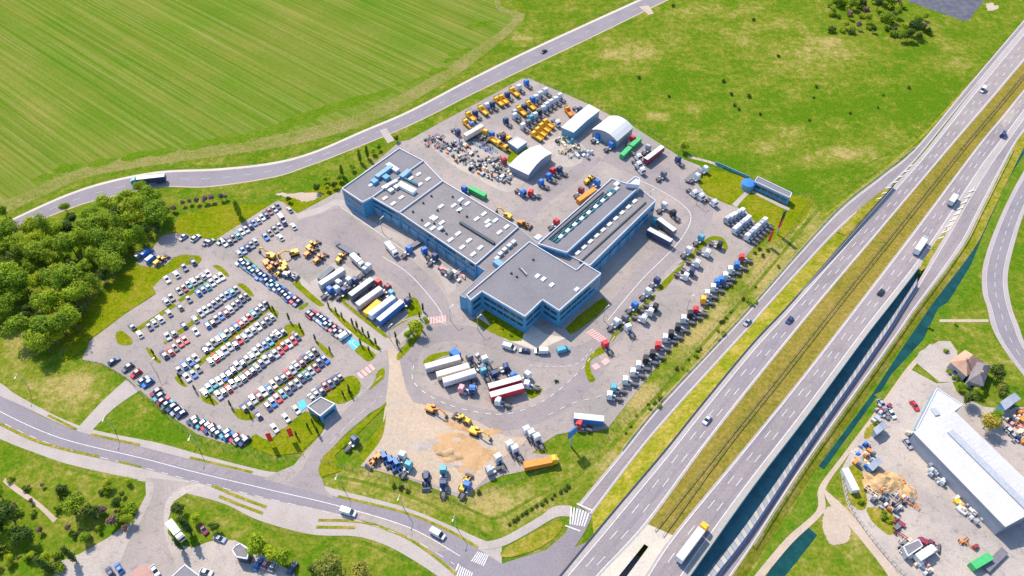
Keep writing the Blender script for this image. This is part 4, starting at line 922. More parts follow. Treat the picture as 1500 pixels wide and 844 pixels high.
def p_loader():
    r = empty('wheel_loader')
    MB().box(-3.2,-.4,-.95,.95,.9,2.1,'truck_paint',.3,0,.1).build('engine_hood', r); MB().box(-.5,.7,-.7,.7,1.1,3.2,'car_glass',.1,.15,.1).build('cab', r); MB().box(-.45,.6,-.66,.66,3.2,3.3,'truck_paint').build('cab_roof', r)
    MB().box(.7,1.8,-.55,.55,.9,1.5,'truck_paint').bar((1.2,-.6,1.5),(3.4,-.6,.7),.28,'truck_paint').bar((1.2,.6,1.5),(3.4,.6,.7),.28,'truck_paint').build('lift_arm', r)
    MB().prism([(3.3,-1.4,.15),(4.4,-1.4,.1),(4.4,1.4,.1),(3.3,1.4,.15)],[(3.1,-1.4,1.2),(3.5,-1.4,1.25),(3.5,1.4,1.25),(3.1,1.4,1.2)],'chassis_metal').build('bucket', r)
    wheels(r, (-1.9,1.4), 1.05, .78, .6); return r
def p_excavator():
    r = empty('excavator'); me = MB().box(-1.9,1.9,-.3,.3,0,.85,'tyre',.35,.35,0).mesh('track')
    for y in (1.05,-1.05): o = bpy.data.objects.new('track', me); COL.objects.link(o); o.parent = r; o.location = (0,y,0)
    MB().box(-2.3,1.1,-1.25,1.25,1.0,2.1,'truck_paint',.2,.1,.06).cyl((0,0,.9),.8,.3,'chassis_metal','z',12).build('engine_house', r)
    MB().box(-.3,1.3,.3,1.2,1.9,3.0,'car_glass',.05,.2,.05).box(-.25,1.1,.32,1.18,3.0,3.1,'truck_paint').build('cab', r)
    MB().bar((.9,-.2,1.9),(3.6,-.2,4.0),.4,'truck_paint',.55).bar((3.5,-.2,4.0),(5.4,-.2,3.2),.36,'truck_paint',.5).build('boom', r)
    MB().bar((5.3,-.2,3.4),(6.3,-.2,1.1),.28,'truck_paint',.4).build('arm', r); MB().prism([(5.7,-.7,.1),(6.7,-.7,.3),(6.7,.4,.3),(5.7,.4,.1)],[(6.0,-.7,1.1),(6.5,-.7,1.1),(6.5,.4,1.1),(6.0,.4,1.1)],'chassis_metal').build('bucket', r); return r
def p_container():
    r = empty('shipping_container'); m = MB(); m.box(-5.5,5.5,-1.2,1.2,.1,2.7,'matte_paint')
    for k in range(22):
        for y in (-1.24,1.2): m.box(-5.3+k*.49,-5.1+k*.49,y,y+.04,.2,2.6,'matte_paint')
    m.build('box_body', r); MB().box(-5.53,-5.5,-1.1,1.1,.2,2.6,'matte_paint').build('door', r); return r
def p_flatbed():
    r = empty('flatbed_trailer'); MB().box(-6,6,-1.2,1.2,1.05,1.22,'trailer_frame').build('deck', r); MB().box(-6,6,-.4,.4,.75,1.04,'chassis_metal').build('frame', r)
    wheels(r, (-4.6,-3.4), 1.0, .48, .4); return r
def p_lowloader():
    r = empty('low_loader'); MB().box(-7,3,-1.2,1.2,.7,.9,'trailer_frame').box(3,5.2,-.9,.9,1.2,1.45,'trailer_frame').build('deck', r); MB().box(-7.8,-7,-1.1,1.1,.6,1.6,'trailer_frame',.5).build('ramp', r); wheels(r,(-5.8,-4.6,-3.4),1.0,.42,.4); return r
def p_pallets():
    r = empty('pallet_stack'); m = MB()
    for k in range(5): m.box(-.6,.6,-.5,.5,k*.3,k*.3+.22,'matte_paint')
    m.build('pallets', r); MB().box(-.5,.5,-.4,.4,1.5,1.9,'matte_paint',.1,.1,.1).build('load', r); return r
def p_crate():
    r = empty('parts_crate'); m = MB().box(-.9,.9,-.6,.6,.12,1.0,'matte_paint').box(-.9,.9,-.6,-.4,0,.12,'wood').box(-.9,.9,.4,.6,0,.12,'wood'); m.build('crate_box', r); MB().box(-.93,.93,-.63,.63,1.0,1.08,'matte_paint').build('lid', r); return r
def p_axle():
    r = empty('truck_axle'); MB().cyl((0,0,.5),.12,2.0,'chassis_metal').cyl((0,0,.5),.3,.4,'matte_paint').build('axle_tube', r); wheels(r,(0,),1.0,.5,.35); return r
def p_frame():
    r = empty('chassis_frame'); m = MB().box(-2.6,2.6,-.5,-.36,.5,.8,'matte_paint').box(-2.6,2.6,.36,.5,.5,.8,'matte_paint')
    for k in range(5): m.box(-2.5+k*1.2,-2.38+k*1.2,-.36,.36,.55,.75,'matte_paint')
    m.build('side_rails', r); wheels(r,(-1.6,),.9,.45,.35); return r
def p_engine():
    r = empty('engine_block'); MB().box(-.7,.7,-.45,.45,.15,1.0,'matte_paint',.1,.1,.1).cyl((.75,0,.6),.35,.15,'chassis_metal','x').build('block', r); MB().box(-.6,.6,-.5,.5,0,.14,'wood').build('skid', r); return r
MAKE = dict(car=p_car, parked=lambda: p_car(False), van=p_van, tractor=p_tractor, trailer=p_trailer, semi=p_semi, rigid=p_rigid, tipper=p_tipper, loader=p_loader, excavator=p_excavator,
            container=p_container, flatbed=p_flatbed, lowloader=p_lowloader, pallets=p_pallets, crate=p_crate, axle=p_axle, frame=p_frame, engine=p_engine)
CATS = dict(car='car', parked='car', van='van', tractor='truck', trailer='trailer', semi='truck', rigid='lorry', tipper='truck', loader='wheel loader', excavator='excavator', container='container', flatbed='trailer',
            lowloader='trailer', pallets='pallets', crate='crate', axle='axle', frame='chassis', engine='engine')
PROTO = {}
def copy_tree(o, parent=None):
    c = o.copy(); COL.objects.link(c); c.parent = parent
    for k in list(c.keys()):
        if k in ('label','group','category','kind'): del c[k]
    for ch in o.children: copy_tree(ch, c)
    return c
def put(kind, loc, rz, color, label, group=None, name=None, cat=None, scale=None):
    if kind not in PROTO: PROTO[kind] = o = MAKE[kind]()
    else: o = copy_tree(PROTO[kind])
    if name: o.name = name
    o.location = loc; o.rotation_euler = (0, 0, rz)
    o.scale = scale or (1, 1, 1)
    col = CN[color][1] if isinstance(color, str) else color
    def rec(x):
        x.color = (*col, 1)
        for ch in x.children: rec(ch)
    rec(o); tag(o, label, cat or CATS[kind], group); return o
def heading(px, py, d, z=0):
    a = P(px, py, z); b = P(px+d[0], py+d[1], z); return math.atan2(b.y-a.y, b.x-a.x)
ZY = .16
def at(kind, px, py, d, color, label, group=None, zt=0.0, z=ZY, **k):
    p = P(px, py, zt if zt else z); return put(kind, (p.x, p.y, z), heading(px, py, d), color, label, group, **k)
ORD = ['first','second','third','fourth','fifth','sixth','seventh','eighth','ninth','tenth','eleventh','twelfth','thirteenth','fourteenth','fifteenth','sixteenth','seventeenth','eighteenth','nineteenth','twentieth','twenty-first','twenty-second','twenty-third']
def row(kind, p0, p1, cols, d, end0, end1, desc, group, word='car', zt=.8, jit=.4, flip=.45):
    """cols: one letter per bay from p0 to p1; labels count from the nearer end"""
    cr = random.Random(int(p0[0]*7+p0[1])); cols = ''.join((cr.choice('wwssggnnkbtrm') if c == 'w' and len(cols) > 4 else c) for c in cols)
    n = len(cols); a = P(*p0, zt); b = P(*p1, zt); taken = [i for i, c in enumerate(cols) if c != '.']
    for k, i in enumerate(taken):
        p = a.lerp(b, i/max(1, n-1)); hz = heading(p0[0], p0[1], d)
        rz = hz+(math.pi if random.random() < flip else 0)+random.uniform(-.07, .07); f = Vector((math.cos(hz), math.sin(hz), 0))
        p = p+f*random.uniform(-jit, jit)
        if k < len(taken)/2: wh = f'{ORD[k]} from {end0}'
        else: wh = f'{ORD[len(taken)-1-k]} from {end1}'
        kd = kind
        q_ = cr.uniform(.98, 1.14); put(kd, (p.x, p.y, ZY), rz, cols[i], f'{CN[cols[i]][0]} {word}, {wh}, {desc.replace("the ","")}', group, scale=(q_, q_, cr.uniform(.98, 1.2)))
G='cars in the staff and customer car park'; X=(6.2,8.0); U=(9,-6)   # parking axes in the photo
row('parked',(329,357),(407,302),'wnktwswbswnwsn',X,'left end','right end','the long row along the lawn',G)
row('parked',(389,347),(415,325),'wgwsn',X,'left','right','the short row below it',G)
row('parked',(350,371),(374,354),'sbwns',X,'left','right','the row left of the excavators',G)
row('parked',(245,410),(283,384),'wwnn',X,'left','right','the spaced row by the grass point',G)
row('parked',(262,426),(304,400),'wwwwgsw',X,'left end','right end','the upper side of the top island',G)
row('parked',(276,438),(324,405),'w.bbtwww',X,'left end','right end','the lower side of the top island',G)
row('parked',(243,441),(251,436),'sg',X,'left','right','the pair left of the top island',G)
row('parked',(247,458),(263,449),'s.g',X,'left','right','the pair below the top-left pair',G)
row('parked',(219,479),(234,467),'nsw',X,'left','right','the cluster of three at far left',G)
row('parked',(193,478),(193.5,478),'g',X,'left','right','the bay by the left grass patch',G)
row('parked',(205,490),(205.5,490),'w',X,'left','right','the bay under the grey car',G)
row('parked',(241,520),(271,498),'nwwrr',X,'left','right','the row ending at two red cars',G)
row('parked',(246,493),(285,467),'sg.n.w',X,'left','right','the sparse side above the red pair',G)
row('parked',(287,486),(287.5,486),'w',X,'left','right','the lone bay mid car park',G)
row('parked',(294,459),(346,424),'swwwgsbtw',X,'left end','right end','the upper side of the second island row',G)
row('parked',(304,477),(361,434),'bwnbmwwwnk',X,'left end','right end','the lower side of the second island row',G)
row('parked',(300,512),(389,446),'nsgwwggbrsrtnsw',X,'left end','right end','the upper side of the third island row',G)
row('parked',(308,529),(398,464),'srwsswrwsswgns',X,'left end','right end','the lower side of the third island row',G)
row('parked',(262,542),(286,524),'nbbs',X,'left','right','the blue group at the left tip',G)
row('parked',(274,553),(291,541),'wbg',X,'left','right','the trio below the blue group',G)
row('parked',(299,574),(413,485),'wttwbnnsngswswtwwn',X,'left end','right end','the upper side of the fourth island row',G)
row('parked',(320,579),(435,493),'wgrswwmwsnwnswwwwn',X,'left end','right end','the lower side of the fourth island row',G)
row('parked',(357,597),(461,515),'nnswwbcwgrwsmwsw',X,'left end','right end','the upper side of the fifth island row',G)
row('parked',(378,608),(475,526),'n.nbrtwwsntsmnb',X,'left end','right end','the lower side of the fifth island row',G)
row('parked',(456,582),(497,551),'ssnmnww',X,'left','right','the row behind the gatehouse',G)
row('parked',(168,528),(168.5,528),'n',U,'left','right','the bay at the far lower-left corner',G)
row('parked',(188,538),(217,561),'w.r.wb',U,'left','right','the fence row above the footpath',G)
row('parked',(228,575),(266,607),'mtrtnwn',U,'left end','right end','the fence row after the tree gap',G)
row('parked',(281,616),(357,647),'nwtrwswwbwsn',U,'left end','right end','the fence row nearest the street',G)
row('parked',(353,383),(436,443),'wtnttwbbnwtsbnsbwn',U,'upper end','lower end','the diagonal row beside the excavators',G)
row('parked',(455,457),(498,488),'gwnswsnwwg',U,'upper end','lower end','the row above the blue bays',G)
row('parked',(424,307),(424.5,307),'s',X,'left','right','the bay at the lawn corner',G)
row('parked',(430,332),(430.5,332),'w',X,'left','right','the spot right of the short row',G)
row('parked',(410,347),(410.5,347),'w',X,'left','right','the spot below the short row',G)
row('parked',(269,347),(286,349),'s.w',(9,-7),'left','right','the pair at the far left lawn edge',G)
row('parked',(302,355),(323,354),'ws..w',(9,-7),'left','right','the group beside the lawn corner',G)
at('van',505,491,U,'w','white van with blue side, last before the blue bays',G,1.2)
at('van',413,320,X,'w','white van at the top of the short row under the lawn corner',G,1.2)
for a,b,c,l in [(434,600,'w','white car at the green charging bays beside the gatehouse'),(419,612,'w','white car between the charging bays and the red banner'),(402,627,'w','white car closest to the left red banner')]: at('parked',a,b,X,c,l,G,.8)
S='trucks for sale in the truck yard'
M_=[(895,577,'w'),(901,566,'t'),(918,555,'w'),(929,543,'w'),(937,533,'w'),(948,524,'k'),(958,516,'k'),(966,504,'r'),(976,493,'w'),(985,487,'k'),(995,477,'k'),(1003,465,'w'),(1013,458,'k'),(1021,452,'r'),(1032,437,'y'),(1037,428,'w'),(1046,419,'w'),(1052,411,'b'),(1058,408,'b'),(1064,402,'w'),(1071,393,'w'),(1081,386,'b'),(1088,375,'r')]
for i,(a,b,c) in enumerate(M_):
    wh=f'{ORD[i]} from the lower end' if i<12 else f'{ORD[22-i]} from the upper end'
    at('tractor',a+6,b+1,(-16,-3),c,f'{CN[c][0]} tractor truck, {wh} of the row beside the motorway',S,3.3)
for i,(a,b,c,d) in enumerate([(902,471,'w',(10,-9)),(915,465,'g',(10,-9)),(929,446,'b',(10,-8)),(949,426,'w',(10,-9)),(962,410,'n',(10,-9)),(1009,365,'w',(10,-9)),(1027,347,'t',(10,-9))]):
    at('tractor',a-3,b+2,d,c,f'{CN[c][0]} tractor truck, {ORD[i]} from the crossing on the near side of the island',S,3.3)
for i,(a,b,c) in enumerate([(942,463,'w'),(952,453,'w'),(959,446,'k'),(1004,401,'w'),(1013,394,'n'),(1021,382,'w'),(1036,367,'w'),(1054,355,'k')]):
    at('tractor',a-5,b-1,(14,5),c,f'{CN[c][0]} tractor truck, {ORD[i]} from the crossing on the motorway side of the island',S,3.3)
at('tractor',924,482,(-8,-12),'w','white tractor truck standing alone below the truck island',S,3.3)
at('tractor',891,507,(-9,-12),'r','red tractor truck parked at the pink crossing',S,3.3)
for k,(p0,p1,n,nm) in enumerate([((1067,320),(1089,308),5,'upper'),((1079,335),(1098,319),5,'middle'),((1097,345),(1122,322),6,'lower')]):
    for i in range(n):
        t=i/(n-1); at('tractor',p0[0]+(p1[0]-p0[0])*t+4,p0[1]+(p1[1]-p0[1])*t+2,(-12,-7),'w' if (i+k)%3 else 's',f'{"white" if (i+k)%3 else "silver"} new tractor truck, {ORD[i]} from the left in the {nm} display row',S,3.3)
for a,b,d,c,l in [(969,256,(10,-8),'g','dark grey tractor truck alone between the trailers and the truck hall'),(997,235,(-8,-8),'n','dark blue tractor truck alone by the far fence'),(1030,248,(10,-6),'w','white tractor truck beside the flatbed, nearest the lawn'),
  (1018,259,(10,-6),'w','white tractor truck just below the flatbed trailer'),(1014,278,(10,8),'w','white tractor truck, left of the pair below the lawn corner'),(1024,283,(10,8),'w','white tractor truck, right of the pair below the lawn corner'),(1043,292,(10,8),'w','white tractor truck by the lawn path entrance'),
  (970,302,(9,-8),'w','white tractor truck at the far corner of the service hall'),(990,314,(-8,-8),'k','black tractor truck out in the lane beside the service hall'),(965,325,(-14,-8),'t','teal tractor truck backing beside the service hall wall'),
  (933,225,(8,8),'w','white tractor truck next to the green trucks'),(933,236,(8,8),'w','white tractor truck left of the maroon trailer'),(938,245,(8,8),'w','white tractor truck at the lower end of the maroon trailer'),(947,217,(8,-8),'s','silver tractor truck between green truck and maroon trailer'),
  (924,204,(9,-8),'r','small red tractor truck at the gabled tent corner'),(873,200,(9,-6),'b','bright blue tractor truck at the mouth of the gabled tent'),(892,213,(9,-6),'b','bright blue tractor truck in front of the gabled tent'),
  (797,268,(-10,-6),'b','blue tractor truck, lowest of three by the arched tent'),(808,259,(-10,-6),'b','blue tractor truck, middle one beside the arched tent'),(814,251,(-10,-6),'r','red tractor truck beside the arched tent hall'),(824,249,(-10,-6),'n','dark blue tractor truck right of the red one by the tent'),
  (762,278,(12,7),'b','blue tractor truck below the arched tent hall'),(783,282,(-12,-3),'r','red tractor truck lying low below the arched tent hall'),(848,280,(9,-8),'m','maroon tractor truck left of the orange container'),(871,268,(9,-6),'b','blue tractor truck beside the orange container'),
  (595,367,(9,-9),'b','blue tractor truck, left of the two by the long blue wall'),(624,369,(-6,-9),'b','blue tractor truck nearest the long blue wall'),(633,378,(9,-9),'n','dark blue tractor truck under the long blue wall'),(676,278,(8,-6),'b','small blue tractor truck behind the long workshop roof edge'),
  (535,393,(9,-9),'w','white tractor truck in front of the low loader'),(530,398,(9,-9),'s','silver tractor truck beside the white one at the low loader'),(491,417,(10,-8),'w','white tractor truck beneath the long white trailer'),(506,413,(10,-8),'w','white tractor truck right of the long white trailer'),
  (515,413,(10,-8),'n','dark blue tractor truck at the right end of the gravel stand'),(478,427,(10,-8),'b','blue tractor truck at the lower edge of the gravel stand'),(488,426,(10,-8),'w','white tractor truck at the lower edge of the gravel stand'),(499,428,(10,-8),'n','dark blue tractor truck at the lower edge of the gravel stand'),
  (549,416,(10,-8),'r','red tractor truck on the first of the parked white trailers'),(563,423,(10,-8),'m','dark red tractor truck on the second parked white trailer'),(568,432,(10,-8),'t','teal tractor truck between the parked white trailers'),(592,443,(10,-8),'n','dark blue tractor truck on the last parked white trailer'),
  (691,527,(-6,-10),'g','grey tractor truck at the right end of the white trailers'),(700,535,(10,4),'g','grey tractor truck right of the beige-roofed trailer'),(711,547,(-6,-10),'t','teal tractor truck between the white and the red trailers'),(727,552,(-6,-10),'n','dark blue tractor truck above the orange-roofed trailer'),
  (713,530,(-6,-10),'w','white tractor truck, uppermost between the trailer groups'),(734,538,(12,-3),'n','dark blue tractor truck left of the bright blue one'),(748,544,(8,10),'b','bright blue tractor truck above the orange-roofed trailer'),(693,562,(-2,12),'b','bright blue tractor truck below the white trailers'),
  (683,570,(-10,-3),'p','pinkish tractor truck left of the bright blue one below the trailers'),(768,552,(8,-8),'w','white tractor truck at the end of the orange-roofed trailer'),(779,563,(-12,-3),'w','white tractor truck at the small grass patch'),(737,588,(-12,-3),'w','white tractor truck under the red-sided trailer'),
  (775,634,(-6,-10),'w','white tractor truck, uppermost by the sandy lot edge'),(782,639,(-6,-10),'w','white tractor truck, second at the sandy lot edge'),(790,645,(-6,-10),'w','white tractor truck, third at the sandy lot edge'),(750,656,(-6,-10),'w','white tractor truck, left in the middle pair by the sand'),
  (758,662,(-6,-10),'w','white tractor truck, right in the middle pair by the sand'),(733,675,(-6,-10),'w','white tractor truck close to the excavated sand'),(724,684,(-10,4),'s','silver tractor truck, lowest beside the excavated sand'),(856,622,(-12,-4),'r','red tractor truck under the white trailer near the motorway'),
  (667,189,(10,8),'n','dark blue tractor truck at the left end of the top yard'),(708,195,(9,-8),'y','yellow tractor truck right of the long white trailer'),(717,198,(9,-8),'b','blue tractor truck beside the yellow one in the top yard'),(734,196,(9,8),'n','dark blue tractor truck left of the yellow one by the hut'),
  (735,230,(8,8),'r','red tractor truck at the end of the blue frames'),(814,176,(9,8),'w','white tractor truck left of the long pale shed'),(846,157,(9,6),'n','dark blue tractor truck above the long pale shed'),(654,397,(10,6),'g','grey stripped tractor truck at the foot of the long blue wall'),
  (594,686,(6,-10),'t','teal tractor truck right of the blue machines'),(585,672,(6,-10),'w','white tractor truck above the teal one on the sandy lot'),(649,694,(0,-12),'t','teal tractor truck standing on the bare sand'),(649,714,(0,-12),'n','dark blue tractor truck at the bottom of the bare sand'),(680,716,(6,-12),'b','blue tractor truck beside the yellow loader on the sand')]:
    at('tractor',a,b,d,c,l,S,3.0)
T1=[(772,120,'b'),(761,127,'w'),(752,131,'y'),(744,138,'n'),(736,142,'y'),(729,145,'y'),(722,152,'n'),(714,154,'w'),(706,158,'y'),(697,165,'n'),(688,167,'y')]
T2=[(800,132,'w'),(792,137,'w'),(786,142,'w'),(781,145,'b'),(776,151,'y'),(769,156,'n'),(762,159,'y'),(755,164,'s')]
T3=[(821,140,'w'),(815,145,'w'),(808,149,'w'),(802,153,'w'),(797,158,'w'),(791,164,'k'),(785,168,'w'),(779,172,'t'),(775,179,'g'),(767,184,'w')]
for nm,Tt in (('top',T1),('second',T2),('third',T3)):
    for i,(a,b,c) in enumerate(Tt):
        k='tipper' if c=='y' else 'tractor'
        at(k,a+2,b+2,(-9,-8),c,f'{CN[c][0]} {"tipper" if c=="y" else "truck"}, {ORD[i]} from the right in the {nm} yard row',S,2.8)
at('tractor',757,171,(-9,-8),'w','white truck just left of the third yard row',S,2.8); at('tractor',744,178,(-9,-8),'n','dark blue truck standing alone left of the third yard row',S,2.8)
at('tipper',686,181,(-9,-8),'y','yellow tipper at the left end below the top yard row',S,2.4); at('tractor',694,184,(-9,-8),'b','light blue truck beside the leftmost yellow tipper',S,2.8)
for i in range(4): at('tipper',787+i*5.6,199-i*6,(-9,-6),'y',f'yellow tipper, {ORD[i]} from the left in the yellow row left of the pale shed',S,2.2)
at('tipper',834,163,(-6,-8),'o','orange tipper above the long pale shed',S,2.4); at('tipper',741,199,(9,8),'y','yellow tipper above the small hut',S,2.2); at('tipper',725,206,(9,6),'y','yellow tipper, left of two below the blue frames top',S,2.2); at('tipper',735,212,(9,6),'y','yellow tipper, right of two left of the hut',S,2.2)
for i,(a,b,c) in enumerate([(690,206,'n'),(697,211,'t'),(705,208,'n'),(708,216,'b'),(716,221,'b'),(699,202,'n'),(714,213,'n'),(723,219,'t')]): at('frame',a,b,(10,6),c,f'{CN[c][0]} bare chassis, {ORD[i]} counted from the left under the white trailer','bare chassis under the long white trailer',.8)
B='box trailers'
def two(kind,a,b,c,label,g=B,zt=4.0,**k):
    pa,pb=P(*a,zt),P(*b,zt); mm=(pa+pb)/2; L_=(pb-pa).length; base=13.4 if kind=='trailer' else (11 if kind=='container' else 12)
    o=put(kind,(mm.x,mm.y,ZY),math.atan2(pb.y-pa.y,pb.x-pa.x),c,label,g,**k); s=max(.75,min(1.15,L_/base)); o.scale=(s,1,1); return o
two('trailer',(512.5,432),(545,408),'g','grey-sided white-roofed trailer, first of four behind the footpath')
two('trailer',(523,446),(558,421),'s','silver-sided white-roofed trailer, second of four behind the footpath')
two('trailer',(541,461),(577,434),'w','white-sided white-roofed trailer, third of four behind the footpath')
two('trailer',(554,469),(589,440.5),'b','blue-sided white-roofed trailer, fourth of four behind the footpath')
two('trailer',(468,416),(503,393),'s','long white trailer across the gravel stand')
two('trailer',(622.6,537),(674,523),'s','white trailer, uppermost of three in the southern yard'); two('trailer',(639.6,548.5),(687,535),'c','beige-sided trailer, middle of three in the southern yard'); two('trailer',(649,557.5),(696.5,543),'w','white trailer, lowest of three in the southern yard')
two('trailer',(715.5,566),(763,553),'m','dark red trailer, upper of the two red-striped trailers'); two('trailer',(718,578.5),(766.6,565),'r','red-sided white-roofed trailer, lower of the two striped trailers')
two('trailer',(841,609),(885,613.5),'b','white-roofed trailer with blue side near the motorway verge'); two('trailer',(681,198),(707,183),'c','long cream trailer over the bare chassis in the top yard')
two('trailer',(946,233),(971,214),'m','maroon trailer parked by the far fence'); two('trailer',(950,335),(984,353),'n','white-roofed trailer backed out from the service hall')
two('trailer',(970,329),(982,338),'g','short grey trailer behind the teal truck',zt=2)
two('container',(847,293),(872,276),'o','orange container lying along the truck hall wall','containers',2.7); two('container',(688,274),(711,286),'e','green container behind the long workshop','containers',2.7)
two('container',(912,226),(922,216),'e','green container, lower of two by the gabled tent','containers',2.7); two('container',(926,212),(936,203),'e','green container, upper of two by the gabled tent','containers',2.7)
two('container',(541,453),(549,446),'y','yellow container between the parked white trailers','containers',2.7); two('container',(1240,690),(1252,714),'w','pale container in the scrapyard corner','containers',2.7)
two('flatbed',(1005,265),(1026,248),'s','empty flatbed trailer between two white trucks','flatbeds',1.2); two('flatbed',(604,360),(614,354),'w','short flatbed trailer by the long blue wall','flatbeds',1.2)
two('lowloader',(520,372),(489,354),'n','low loader trailer pointing at the white trucks','flatbeds',1); two('container',(473,404),(482,396),'g','small grey tank container on the gravel stand','containers',2.7)
at('rigid',573,363,(8,9),'w','white box lorry crossing the lane by the long workshop',S,3); at('rigid',523,380,(9,8),'w','white box lorry between low loader and tractor trucks',S,3)
bx_=two('container',(664,514),(669,518),'b','blue box at the grass kerb above the white trailers','containers',2.7); bx_.scale=(.32,1.2,1)
MG='construction machines'
for k,a,b,d,c,l in [('excavator',396,374,(-10,-4),'y','yellow excavator, uppermost in the machine corner'),('excavator',391,386,(6,10),'o','orange excavator at the grass strip beside the diagonal car row'),('loader',400,389,(8,-6),'o','orange loader behind the orange excavator'),
 ('excavator',415,386,(-6,-10),'y','yellow excavator in the middle of the machine corner'),('excavator',430,370,(-12,4),'y','olive yellow excavator with its boom out left'),('loader',411,397,(-8,6),'y','yellow loader at the diagonal car row'),('loader',424,403,(10,3),'w','white loader below the yellow machines'),
 ('loader',457,359,(8,-6),'y','yellow loader standing alone above the orange pair'),('loader',454,369,(8,-6),'o','orange loader, left one of the pair in the lane'),('loader',468,378,(9,-7),'o','orange loader, right one of the pair in the lane'),('loader',499,377,(6,-8),'y','yellow loader at the gravel stand'),
 ('excavator',632,599,(12,5),'o','orange excavator on the sand lot with boom to the right'),('loader',678,613,(-10,-5),'y','yellow loader in the middle of the sand lot edge'),('excavator',696,632,(12,5),'y','yellow excavator reaching toward the white trucks'),('loader',681,708,(6,-12),'y','yellow loader at the bottom corner of the sand lot'),
 ('loader',550,672,(-6,6),'o','brown orange loader at the left corner of the sand lot'),('loader',564,671,(6,10),'b','blue loader, first of three with yellow arms'),('loader',573,677,(6,10),'b','blue loader, second of three with yellow arms'),('loader',582,681,(6,10),'b','blue loader, third of three with yellow arms'),
 ('loader',624,702,(0,12),'n','dark loader alone by the lower fence'),('excavator',743,316,(-8,-4),'y','yellow excavator behind the end of the long workshop'),('loader',767,328,(10,4),'o','orange loader at the corner behind the link building'),('loader',863,263,(9,-7),'y','yellow loader above the orange container'),
 ('tractor',811,330,(9,-7),'r','red truck between the two workshop wings'),('loader',234,381,(9,-7),'y','yellow loader on the sandy corner by the wood'),('loader',1360,796,(8,3),'m','maroon loader in the scrapyard above the canopy')]:
    at(k,a,b,d,c,l,MG if k!='tractor' else S,1.5)
tp=at('container',789,677,(10,-2),'o','orange container with brown side in the lower lay-by','containers',2.7); tp.scale=(.95,1,1)
at('tractor',804,673,(10,-2),'y','yellow tractor truck at the end of the orange container',S,3)
tk=at('tractor',514,650,(10,-10),'n','dark blue tractor truck on the access road',S,2)
# traffic on the roads and parked cars elsewhere
RG='vehicles driving on the roads'
at('semi',1020,789,(40,-54),'w','white articulated lorry with yellow cab at the bottom of the motorway',RG,4+5,zm(790)+.1) if False else None
def road(kind,px,py,d,c,l,zb,zt=1.0,**k):
    p=P(px,py,zb+zt); return put(kind,(p.x,p.y,zb),heading(px,py,d,zb),c,l,RG,**k)
s1=road('semi',1016,791,(40,-53),'y','white articulated lorry with yellow cab low on the motorway',zm(790)+.07,3.5)
s2=road('semi',1351,356,(22,-33),'w','white articulated lorry on the upper right carriageway',zm(356)+.07,3.5)
for s,cb,bx in ((s1,'y','w'),(s2,'s','w')):
    for ch in s.children: ch.color=(*CN[cb if ch.name.startswith('cab') else bx][1],1)
s2.scale=(.72,1,1)
road('van',1440,131,(-9,12),'w','white van, farthest vehicle on the left carriageway',zm(131)+.07); road('van',1470,196,(9,-13),'n','dark blue van high on the right carriageway',zm(196)+.07)
road('rigid',1395,294,(9,-13),'s','grey lorry on the right carriageway by the merge',zm(294)+.07); road('car',1291,427,(9,-12),'k','black car on the right carriageway below the articulated lorry',zm(427)+.07)
road('car',1157,468,(-9,12),'n','dark blue car midway on the left carriageway',zm(468)+.07); road('car',1036,614,(-9,12),'w','white car lower on the left carriageway',zm(614)+.07); road('car',1095,471,(-9,10),'s','silver car on the left slip road',.18)
road('van',510,749,(13,4),'w','white van with teal side on the lower street',.12,1.4); road('van',641,781,(14,8),'w','large white van right on the lower street',.12,1.4); road('car',797,74,(10,-6),'k','dark car on the country road',.1)
cl=road('semi',217,264,(-26,3),'t','teal articulated lorry on the country road behind the wood',.1,2)
for ch in cl.children: ch.color=(*CN['t' if ch.name.startswith('cab') else 'n'][1],1)
at('van',746,508,(10,3),'w','white van on the ring road before the showroom',RG,1.2); at('car',768,515,(-10,-1),'n','dark blue car on the ring road before the showroom',RG); at('van',793,514,(-10,0),'w','white van at the showroom forecourt corner',RG,1.2); at('van',825,512,(10,-3),'t','teal van leaving the showroom forecourt',RG,1.2)
at('car',683,437,(4,-3),'w','white car at the sharp corner of the link building',G,1)
PG='cars on the lower plaza'
for a,b,d,c,l in [(174,832,(-6,-9),'b','blue car, middle one on the lower plaza'),(161,838,(-6,-9),'n','dark blue car, leftmost on the lower plaza'),(227,836,(6,9),'w','white car on the red paving'),(302,838,(10,3),'w','white car right of the grey pavilion'),(322,789,(10,4),'s','silver car at the plaza end of the trees'),
  (378,826,(5,-8),'b','blue car beside the grey kiosk'),(390,824,(5,-8),'p','pink car between kiosk and lime trees'),(401,828,(5,-8),'s','silver car in the shade of the lime trees'),(428,832,(5,-8),'n','dark blue car under the rightmost lime trees'),(298,775,(6,8),'m','maroon car under the plaza trees')]: at('parked',a,b,d,c,l,PG,.8)
at('rigid',257,777,(6,8),'w','white box lorry parked at the plaza green',PG,2.5)
for a,b,d,c,l in [(1341,654,(6,8),'w','white car, first beside the warehouse front'),(1330,650,(6,8),'s','silver car, second beside the warehouse front'),(1292,592,(6,8),'s','silver car among the junk by the gravel track'),(1306,606,(6,8),'w','white car among the junk by the gravel track'),(1340,594,(6,8),'r','red car outside the warehouse annex'),(1486,640,(8,7),'s','silver car right of the warehouse'),(1480,632,(8,7),'w','white car right of the warehouse')]: at('parked',a,b,d,c,l,'cars in the industrial yard',.8)
at('rigid',1357,809,(9,-6),'w','white box lorry beside the grey canopy',S,3.2); at('van',206,373,(9,-7),'g','grey van half under the wood edge',G,1); at('van',215,370,(9,-7),'b','blue van on the sandy corner by the wood',G,1); at('van',222,379,(9,-7),'b','blue van beside the yellow loader by the wood',G,1)
